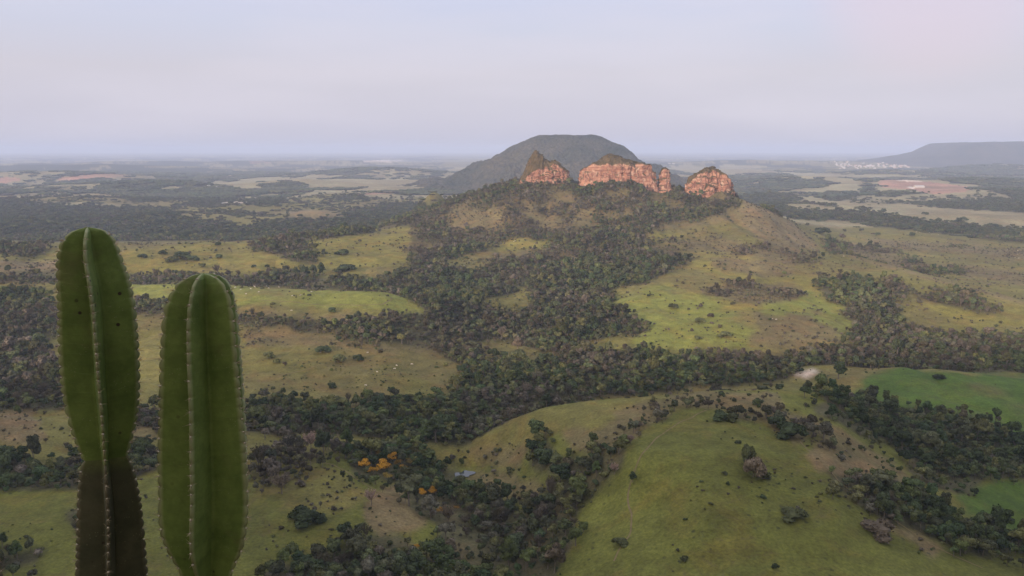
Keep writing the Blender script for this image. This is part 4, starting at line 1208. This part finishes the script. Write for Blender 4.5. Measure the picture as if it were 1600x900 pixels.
KW = ['round crowned', 'full crowned', 'flat crowned', 'narrow crowned', 'broad crowned', 'bare twigged', 'bare twigged', 'low bushy', 'low bushy']
def place_tree(x, y, z, dia, hz, vid, tint, rot, label, cat='tree', group=None, name='tree'):
    r = empty(name, (x, y, z), rot)
    tag(r, label, cat, group)
    for nm, me in (('crown', crown_me[vid]), ('trunk', trunk_me[vid])):
        o = bpy.data.objects.new(nm, me)
        o.parent = r; o.scale = (dia, dia, dia * hz)
        SC.collection.objects.link(o)
        if nm == 'crown': o['tint'] = [float(v) for v in tint]
    return r
keys = []
for i in idx:
    sz = DIA[i] / Y[i]
    keys.append(('small' if sz < .0155 else 'large' if sz > .019 else 'mid-sized', KW[VID[i]], 'brown' if TIN[i][0] > TIN[i][1] * 1.12 else 'green', 'shrub' if VID[i] >= 7 else 'tree', region(px[i], py[i])))
for i, k_, o_ in zip(idx, keys, ordinals(keys, [px[i] for i in idx])):
    place_tree(X[i], Y[i], Z[i], DIA[i], HZS[i], VID[i], TIN[i], ROT[i],
               f"{k_[0]} {k_[1]} {k_[2]} {k_[3]}{', ' + o_ + ' from the left' if o_ else ''} in {k_[4]}", k_[3], f"trees in {k_[4]}", k_[3])

for (sx_, sy_, wpx, v, hz, tint, lab, cat) in SINGLES:
    x, y, z = ground_at(sx_, sy_)
    dia = wpx * math.hypot(x, y, z) / FPX * 1.05
    v = 11 if cat == 'flowering tree' else {0: 9, 2: 9, 4: 10, 8: 10}.get(v, v)
    nm = {'tree': 'tree', 'shrub': 'shrub', 'flowering tree': 'flowering_tree'}[cat]
    place_tree(x, y, z, dia, hz, v, tint, random.uniform(0, 6.28), lab, cat, None, nm)

# ------------------------------------------------------------------ cattle
def hide(name, col, spot):
    m, t, b = new_mat(name)
    po = N(t, 'ShaderNodeTexCoord').outputs['Object']
    nn = noise(t, 2.5, 3, .5, po)
    t.links.new(mix(t, rng(t, nn.outputs['Fac'], .5, .6, 0, 1), col, spot), b.inputs['Base Color'])
    return m
M_WCOW = hide('pale_hide', (0.62, 0.58, 0.52), (0.50, 0.46, 0.40))
M_DCOW = hide('dark_hide', (0.03, 0.022, 0.018), (0.05, 0.035, 0.025))
def cow_mesh(mat):
    bm_ = __import__('bmesh').new()
    pts = [((0, 0, 1.05), .36), ((.45, 0, 1.08), .36), ((.95, 0, 1.12), .33), ((1.3, 0, 1.05), .22), ((1.6, 0, .75), .15), ((1.85, 0, .45), .11), ((1.98, 0, .3), .08),
           ((-.45, 0, 1.1), .35), ((-.75, 0, 1.12), .24), ((-.92, 0, .95), .05), ((-.95, 0, .5), .03),
           ((.9, .2, .62), .13), ((.9, .21, .3), .07), ((.93, .21, .03), .07), ((.9, -.2, .62), .13), ((.9, -.21, .3), .07), ((.93, -.21, .03), .07),
           ((-.55, .22, .7), .17), ((-.66, .22, .38), .08), ((-.6, .22, .03), .07), ((-.55, -.22, .7), .17), ((-.66, -.22, .38), .08), ((-.6, -.22, .03), .07)]
    ed = [(0, 1), (1, 2), (2, 3), (3, 4), (4, 5), (5, 6), (0, 7), (7, 8), (8, 9), (9, 10), (2, 11), (11, 12), (12, 13), (2, 14), (14, 15), (15, 16), (7, 17), (17, 18), (18, 19), (7, 20), (20, 21), (21, 22)]
    me = bpy.data.meshes.new('cow'); me.from_pydata([p for p, r in pts], ed, []); me.update()
    o = bpy.data.objects.new('cow', me); SC.collection.objects.link(o)
    m = o.modifiers.new('skin', 'SKIN')
    for i, (p, r) in enumerate(pts):
        me.skin_vertices[0].data[i].radius = (r, r)
    me.skin_vertices[0].data[0].use_root = True
    o.modifiers.new('sub', 'SUBSURF').levels = 1
    dg = bpy.context.evaluated_depsgraph_get()
    me2 = bpy.data.meshes.new_from_object(o.evaluated_get(dg))
    bpy.data.objects.remove(o); me2.materials.clear(); me2.materials.append(mat)
    return me2
CW, CD = cow_mesh(M_WCOW), cow_mesh(M_DCOW)
COWS = []
def herd(pts, dark, place, group):
    for (x_, y_) in pts:
        COWS.append((x_, y_, dark, place, group))
herd([(376, 453), (392, 452), (384, 460), (404, 457), (416, 448), (420, 451), (436, 449.5), (454, 450), (457, 463), (470, 462), (487, 457), (456, 486), (368, 450), (398, 449)], 0,
     'on the bright plateau pasture', 'pale cattle on the plateau pasture')
herd([(441, 455), (481, 469), (523, 466)], 1, 'on the bright plateau pasture', 'dark cattle on the plateau pasture')
herd([(589, 582), (617, 577), (575, 552), (643, 570), (572, 603), (620, 572)], 0, 'on the olive pasture', 'pale cattle on the olive pasture')
herd([(586, 593), (578, 565), (603, 596), (642, 586), (532, 574), (601, 566)], 1, 'on the olive pasture', 'dark cattle on the olive pasture')
herd([(1432, 363), (1437, 364), (1442, 363), (1447, 364), (1452, 364), (1456, 366), (1466, 367)], 0, 'in the line crossing the far pasture', 'pale cattle in line on the far pasture')
herd([(1480, 378), (1497, 386), (1574, 391), (1590, 392), (1586, 403), (1592, 404), (1590, 398)], 0, 'near the wood edge on the far pasture', 'pale cattle spread over the far pasture')
herd([(803, 378), (725, 416), (805, 377)], 0, 'in the small clearing of the mountain wood', 'pale cattle in the mountain clearing')
herd([(1318, 401), (1206, 499), (1213, 500)], 0, 'alone on the bare mountain skirt', 'pale cattle on the mountain skirt')
CO = ordinals([(c_[2], c_[3]) for c_ in COWS], [c_[0] for c_ in COWS])
for (x_, y_, dark, place, group), co_ in zip(COWS, CO):
    x, y, z = ground_at(x_, y_)
    o = bpy.data.objects.new('cow', CD if dark else CW)
    SC.collection.objects.link(o)
    o.location = (x, y, z); o.rotation_euler = (0, 0, random.choice([0, math.pi]) + random.uniform(-.9, .9))
    o.scale = (1.0,) * 3
    tag(o, f"{'dark' if dark else 'white'} cow{', ' + co_ + ' from the left,' if co_ else ''} grazing {place}", 'cow', group)

# ------------------------------------------------------------------ far town and farm buildings
def plain(name, col, rough=.8):
    m, t, b = new_mat(name)
    nn = noise(t, .8, 4, .6, N(t, 'ShaderNodeTexCoord').outputs['Object'])
    t.links.new(scalev(t, mix(t, 0.0, col, col), rng(t, nn.outputs['Fac'], .3, .7, .85, 1.1)), b.inputs['Base Color'])
    return m
M_WALL, M_TILE, M_SHEET = plain('white_render', (.50, .47, .44)), plain('clay_tile', (.34, .13, .08)), plain('pale_sheet_roof', (.46, .46, .46))
def house(x, y, z, w, d, h, rz, roofm, label, group):
    r = empty('house', (x, y, z), rz); tag(r, label, 'house', group)
    V = [(-w/2, -d/2, -3), (w/2, -d/2, -3), (w/2, d/2, -3), (-w/2, d/2, -3), (-w/2, -d/2, h), (w/2, -d/2, h), (w/2, d/2, h), (-w/2, d/2, h), (-w/2, 0, h + d*.22), (w/2, 0, h + d*.22)]
    mesh_obj('wall', V, [(0, 1, 5, 4), (2, 3, 7, 6), (1, 2, 6, 9, 5), (3, 0, 4, 8, 7)], M_WALL, r)
    e_ = .5
    V = [(-w/2-e_, -d/2-e_, h-.1), (w/2+e_, -d/2-e_, h-.1), (w/2+e_, 0, h+d*.22+.25), (-w/2-e_, 0, h+d*.22+.25), (w/2+e_, d/2+e_, h-.1), (-w/2-e_, d/2+e_, h-.1)]
    V += [(a_, b_, c_ + .25) for a_, b_, c_ in V]
    mesh_obj('roof', V, [(0, 1, 2, 3), (3, 2, 4, 5), (6, 9, 8, 7), (9, 11, 10, 8), (0, 6, 7, 1), (4, 10, 11, 5), (1, 7, 8, 2), (2, 8, 10, 4), (0, 3, 9, 6), (3, 5, 11, 9)], roofm, r)
    return r
TOWN = []
for k in range(90):
    q = random.random()
    pxh = 1302 + 118 * q; pyh = 259.5 + random.gauss(0, 2.3)
    w_ = random.uniform(12, 34)
    TOWN.append((pxh, pyh, w_, random.random() < .5, 'small' if w_ < 17 else 'narrow' if w_ < 23 else 'wide' if w_ < 29 else 'long'))
for (pxh, pyh, w_, sheet, adj), o_ in zip(TOWN, ordinals([(q[3], q[4]) for q in TOWN], [q[0] for q in TOWN])):
    x, y, z = ground_at(pxh, pyh, 5000, 14000)
    rl = 'pale' if sheet else 'red'
    house(x, y, z + 3, w_, random.uniform(9, 18), random.uniform(5, 11), random.uniform(-.5, .5), M_SHEET if sheet else M_TILE,
          f"{adj} white house with {rl} roof, {o_} from the left in the far town", 'houses of the far town')
for i, (pxh, pyh, w, lab) in enumerate([(28, 246, 60, 'white building alone on the far hazy plain'), (1018, 240, 90, 'long pale shed far off behind the mesa shoulder'),
                          (1046, 256, 40, 'pale barn on the plain right of the mesa'), (1052, 256.5, 40, 'second pale barn on the plain right of the mesa'),
                          (326, 292, 20, 'farm house among the pale fields'), (340, 294, 18, 'farm shed beside the pale fields track'), (1436, 293, 60, 'long pale shed in the red earth works'),
                          (222, 285, 30, 'pale barn by the field corner at mid distance')]):
    x, y, z = ground_at(pxh, pyh, 3000, 30000)
    house(x, y, z + 1, w, w * .4, 7, random.uniform(-.2, .2), M_SHEET, lab, None)

# ------------------------------------------------------------------ cacti
def cactus_mat(name, c1, c2, rib, fade=None):
    m, t, b = new_mat(name)
    po = N(t, 'ShaderNodeTexCoord').outputs['Object']
    fl = N(t, 'ShaderNodeAttribute', attribute_name='flank').outputs['Fac']
    al = N(t, 'ShaderNodeAttribute', attribute_name='along').outputs['Fac']
    nn = noise(t, 16, 5, .6, po); n2_ = noise(t, 70, 4, .65, po); n3_ = noise(t, 30, 2, .5, po)
    c_ = mix(t, rng(t, nn.outputs['Fac'], .35, .65, 0, 1), c1, c2)
    if fade:
        c_ = mix(t, rng(t, mathn(t, 'ADD', al, mathn(t, 'MULTIPLY', nn.outputs['Fac'], 1.2)), .3, 2.6, 1, 0, True), c_, fade)
    c_ = scalev(t, c_, rng(t, n2_.outputs['Fac'], .3, .7, .86, 1.14))
    # faint growth lines arching from each areole to the valley
    ph = mathn(t, 'ADD', mathn(t, 'MULTIPLY', al, 1.0), mathn(t, 'ADD', mathn(t, 'MULTIPLY', fl, .55), mathn(t, 'MULTIPLY', n3_.outputs['Fac'], .35)))
    fr = N(t, 'ShaderNodeMath', operation='FRACT'); t.links.new(ph, fr.inputs[0])
    ln = rng(t, fr.outputs[0], .90, 1.0, 0, .16, True)
    c_ = mix(t, ln, c_, tuple(v * .55 for v in c1))
    # corky rib edge
    c_ = mix(t, rng(t, fl, .84, .99, 0, .85, True), c_, rib)
    nbl = noise(t, 6, 5, .7, po, .5)
    c_ = mix(t, rng(t, nbl.outputs['Fac'], .55, .68, 0, .35, True), c_, (.12, .10, .05))
    vs_ = N(t, 'ShaderNodeTexVoronoi'); vs_.inputs['Scale'].default_value = 190; t.links.new(po, vs_.inputs['Vector'])
    c_ = mix(t, mathn(t, 'MULTIPLY', rng(t, vs_.outputs['Distance'], .12, .2, 1, 0, True), rng(t, n3_.outputs['Fac'], .5, .62, 0, .5)), c_, (.24, .24, .14))
    # brown scars
    v_ = N(t, 'ShaderNodeTexVoronoi'); v_.inputs['Scale'].default_value = 34; t.links.new(po, v_.inputs['Vector'])
    sc_ = mathn(t, 'MULTIPLY', rng(t, v_.outputs['Distance'], .08, .14, 1, 0, True), rng(t, noise(t, 9, 2, .5, po).outputs['Fac'], .52, .60, 0, 1))
    c_ = mix(t, sc_, c_, (.025, .016, .010))
    t.links.new(c_, b.inputs['Base Color'])
    b.inputs['Roughness'].default_value = .62
    b.inputs['Specular IOR Level'].default_value = .35
    b.inputs['Subsurface Weight'].default_value = .08
    b.inputs['Subsurface Radius'].default_value = (.004, .008, .002)
    b.inputs['Subsurface Scale'].default_value = 1
    bump(t, b, mathn(t, 'ADD', mathn(t, 'MULTIPLY', n2_.outputs['Fac'], .6), mathn(t, 'MULTIPLY', ln, -3.0)), .35, .0012)
    return m
M_CG = cactus_mat('cactus_skin', (.072, .112, .024), (.122, .170, .042), (.26, .27, .15))
M_CO = cactus_mat('old_cactus_skin', (.040, .043, .024), (.066, .064, .038), (.12, .105, .07), fade=(.085, .10, .035))
M_AR, t, b = new_mat('areole_wool')
b.inputs['Base Color'].default_value = (.42, .38, .31, 1)
M_SPINE, t, b = new_mat('spine')
b.inputs['Base Color'].default_value = (.30, .24, .17, 1)

YC = 1.4
def cactus(cols, nribs, phase, valley, name, label, segs, lam=.0178, seed=1):
    """cols: rows (py, px centre, half width px); segs: [(row from, row to, material, part name)]"""
    mpp = lambda py: YC * (CP + float(slope(py)) * SP) / FPX
    py = np.array([c_[0] for c_ in cols], float)
    pz = -slope(py) * YC
    cx = np.array([(c_[1] - 800) * mpp(c_[0]) for c_ in cols]); hw = np.array([c_[2] * mpp(c_[0]) for c_ in cols])
    basez = -1.66
    root = empty(name, (float(cx[-1]), YC, basez), 0)
    tag(root, label, 'cactus')
    rg = np.random.default_rng(seed)
    arV, arF, spV, spF = [], [], [], []
    m = 9
    wob = lambda s_, rb_: .30 * np.sin(s_ * 21 + rb_ * 2.1 + seed) + .16 * np.sin(s_ * 53 + rb_ * 1.3)
    for si, (r0, r1, mat, pname) in enumerate(segs):
        z0, z1 = -float(slope(r0)) * YC, -float(slope(r1)) * YC
        nz = int((z0 - z1) / .0016)
        zz = z0 - (z0 - z1) * (np.arange(nz) / (nz - 1))
        if si == 0:   # denser rows at the dome
            q = np.arange(nz) / (nz - 1); zz = z0 - (z0 - z1) * (q ** 1.25)
        R = np.interp(-zz, -pz, hw) * (.955 if nribs == 4 else 1.03); C = np.interp(-zz, -pz, cx) + (0 if nribs == 4 else .0036 * np.clip(R / .06, 0, 1))
        k_ = np.exp(-np.linspace(-2, 2, 9) ** 2); k_ /= k_.sum()
        if si > 0: R = np.convolve(np.pad(R, 4, 'edge'), k_, 'valid')
        s = (z0 - zz)
        rows, fl, al = [], [], []
        for j in range(nz):
            ring = []; fr_ = []
            for rb in range(nribs):
                a0 = phase + rb * 2 * math.pi / nribs + .05 * math.sin(zz[j] * 9 + rb)
                offp = (rb * .37) % 1
                sc = abs(math.sin(math.pi * (s[j] / lam + offp + wob(s[j], rb))))
                tipR = R[j] + .0052 * (sc ** .7 - .55) * min(1, R[j] / .025)
                vR = R[j] * valley
                for side in (-1, 1):
                    av = a0 + side * math.pi / nribs
                    for q_ in range(m):
                        w = q_ / m if side == 1 else 1 - q_ / m
                        # w = 0 at the tip and 1 in the valley
                        tip = np.array([math.cos(a0), math.sin(a0)]) * (R[j] - .001 + (tipR - R[j]) * math.exp(-(w / .07) ** 2))
                        nn_ = np.array([-math.sin(a0), math.cos(a0)]) * side
                        val = np.array([math.cos(av), math.sin(av)]) * vR
                        p = tip * (1 - w) + val * w + nn_ * (.0022 * (1 - w) ** .5 + R[j] * .018 * math.sin(math.pi * w)) * min(1, R[j] / .02)
                        if w == 0: p = tip
                        ring.append((p[0], p[1])); fr_.append(1 - w)
            rows.append(ring); fl.append(fr_); al.append(s[j] / lam)
        A = np.array(rows)                                  # nz, n, 2 (angle 0 = towards +x)
        n_ = A.shape[1]
        Pp = np.zeros((nz, n_, 3))
        Pp[..., 0] = A[..., 0] + C[:, None] - root.location.x
        Pp[..., 1] = A[..., 1]
        Pp[..., 2] = zz[:, None] - basez
        flv = np.array(fl).reshape(-1); alv = np.repeat(np.array(al), n_)
        o = grid_mesh(pname, Pp, mat, True, {'flank': flv, 'along': alv}, wrap=True)
        o.parent = root
        # areoles with short spines in every notch
        for rb in range(nribs):
            a0_ = phase + rb * 2 * math.pi / nribs
            offp = (rb * .37) % 1
            kk = 0
            while True:
                sk = float(np.interp(kk, s / lam + offp + wob(s, rb), s)) if kk < s[-1] / lam + offp + wob(s[-1], rb) else 1e9; kk += 1
                if sk < .002 and kk < 5: continue
                if sk > s[-1]: break
                j = int(np.searchsorted(s, sk)); j = min(j, nz - 1)
                a0 = a0_ + .05 * math.sin(zz[j] * 9 + rb)
                d = np.array([math.cos(a0), math.sin(a0), .25]); d /= np.linalg.norm(d)
                rr = R[j] - .0018 * min(1, R[j] / .025)
                c_ = np.array([math.cos(a0) * rr + C[j] - root.location.x, math.sin(a0) * rr, zz[j] - basez])
                i0 = len(arV)
                arV += list(IV * np.array([.0019, .0019, .0016]) * rg.uniform(.55, 1.1) + c_ + d * .0006)
                arF += [tuple(q + i0 for q in f) for f in IF]
                for _ in range(8):
                    dd = d + rg.normal(size=3) * .6; dd /= np.linalg.norm(dd)
                    tube(spV, spF, c_, c_ + dd * rg.uniform(.003, .013), .0004, .0001, 3)
    w_ = mesh_obj('areoles', arV, arF, M_AR, root, True); w_['kind'] = 'stuff'
    s_ = mesh_obj('spines', spV, spF, M_SPINE, root); s_['kind'] = 'stuff'
    return root

L1c = [(355, 137, 2), (357, 137, 13), (361, 138, 24), (368, 138, 33), (378, 138, 40), (392, 139, 45), (410, 141, 49), (440, 147, 54), (480, 152, 57), (540, 155, 59), (600, 158, 58), (630, 160, 55),
       (660, 162, 50), (685, 163, 43), (703, 164, 37), (716, 165, 33), (730, 166, 38), (755, 168, 43), (790, 171, 47), (840, 173, 50), (900, 175, 53), (1000, 178, 56), (1250, 180, 58), (1750, 180, 56)]
cactus(L1c, 4, math.radians(-90 + 26.5 - 4), .19, 'columnar_cactus', 'taller left cactus with an upper green joint pinched above a dark old stem',
       [(355, 716, M_CG, 'upper_stem'), (716, 1750, M_CO, 'lower_stem')], seed=3)
R1c = [(427, 317, 2), (429, 317, 15), (434, 317, 28), (442, 316, 38), (455, 316, 47), (475, 315, 54), (500, 315, 58), (560, 316, 62), (620, 318, 65), (700, 320, 69), (760, 322, 70), (800, 322, 70),
       (830, 322, 66), (850, 323, 60), (870, 323, 50), (885, 324, 43), (905, 325, 36), (930, 326, 34), (960, 326, 42), (1050, 326, 52), (1250, 326, 56), (1750, 326, 56)]
cactus(R1c, 5, math.radians(-90 + 21 - 22), .30, 'columnar_cactus', 'shorter wider right cactus, one continuous bright green ribbed column',
       [(427, 905, M_CG, 'upper_stem'), (905, 1750, M_CO, 'lower_stem')], seed=5, lam=.0225)
T1c = [(850, -40, 2), (853, -40, 16), (860, -40, 30), (875, -40, 40), (900, -40, 46), (1000, -40, 52), (1750, -40, 54)]
cactus(T1c, 4, math.radians(-90), .32, 'columnar_cactus', 'short dark cactus whose rib edge just enters at the lower left corner',
       [(850, 1750, M_CO, 'stem')], seed=8)

gv, gf = [], []
rg = np.random.default_rng(77)
for k in range(900):
    th, q = rg.uniform(0, 2 * np.pi), rg.uniform(.25, 1) ** .7
    x, y = math.sin(th) * q * 6, math.cos(th) * q * (2.0 if math.cos(th) > 0 else 6)
    if y > 0 and math.hypot(x, y) > 2.1: continue
    if math.hypot(x, y) < .35: continue
    z = float(height(np.array([x]), np.array([y]))[0])
    for j in range(11):
        a_ = rg.uniform(0, 2 * np.pi); h_ = rg.uniform(.06, .2); l_ = rg.uniform(.02, .1)
        bx, by = x + rg.normal() * .03, y + rg.normal() * .03
        i = len(gv)
        gv += [(bx - .003, by, z - .02), (bx + .003, by, z - .02), (bx + math.cos(a_) * l_, by + math.sin(a_) * l_, z + h_)]
        gf.append((i, i + 1, i + 2))
M_GR, t, b = new_mat('dry_grass')
t.links.new(mix(t, N(t, 'ShaderNodeNewGeometry').outputs['Random Per Island'], (.20, .16, .07), (.10, .13, .035)), b.inputs['Base Color'])
gr = mesh_obj('ledge_grass', gv, gf, M_GR); gr['kind'] = 'stuff'

# ------------------------------------------------------------------ haze
HZM = bpy.data.materials.new('haze'); HZM.use_nodes = True
t = HZM.node_tree; t.nodes.clear()
o_ = N(t, 'ShaderNodeOutputMaterial'); v_ = N(t, 'ShaderNodeVolumePrincipled')
v_.inputs['Color'].default_value = (.63, .745, 1.0, 1)
v_.inputs['Density'].default_value = 6.2e-5
v_.inputs['Anisotropy'].default_value = 0.0
t.links.new(v_.outputs[0], o_.inputs['Volume'])
S_, zb_, zt_ = 66000, float(GZ.min()) - 45, 150
hv = [(-S_, -S_, zb_), (S_, -S_, zb_), (S_, S_, zb_), (-S_, S_, zb_), (-S_, -S_, zt_), (S_, -S_, zt_), (S_, S_, zt_), (-S_, S_, zt_)]
hz = mesh_obj('haze', hv, [(3, 2, 1, 0), (4, 5, 6, 7), (0, 1, 5, 4), (1, 2, 6, 5), (2, 3, 7, 6), (3, 0, 4, 7)], HZM)
hz['kind'] = 'stuff'
print('trees', len(X), 'objects', len(idx), 'z range', GZ.min(), GZ.max())
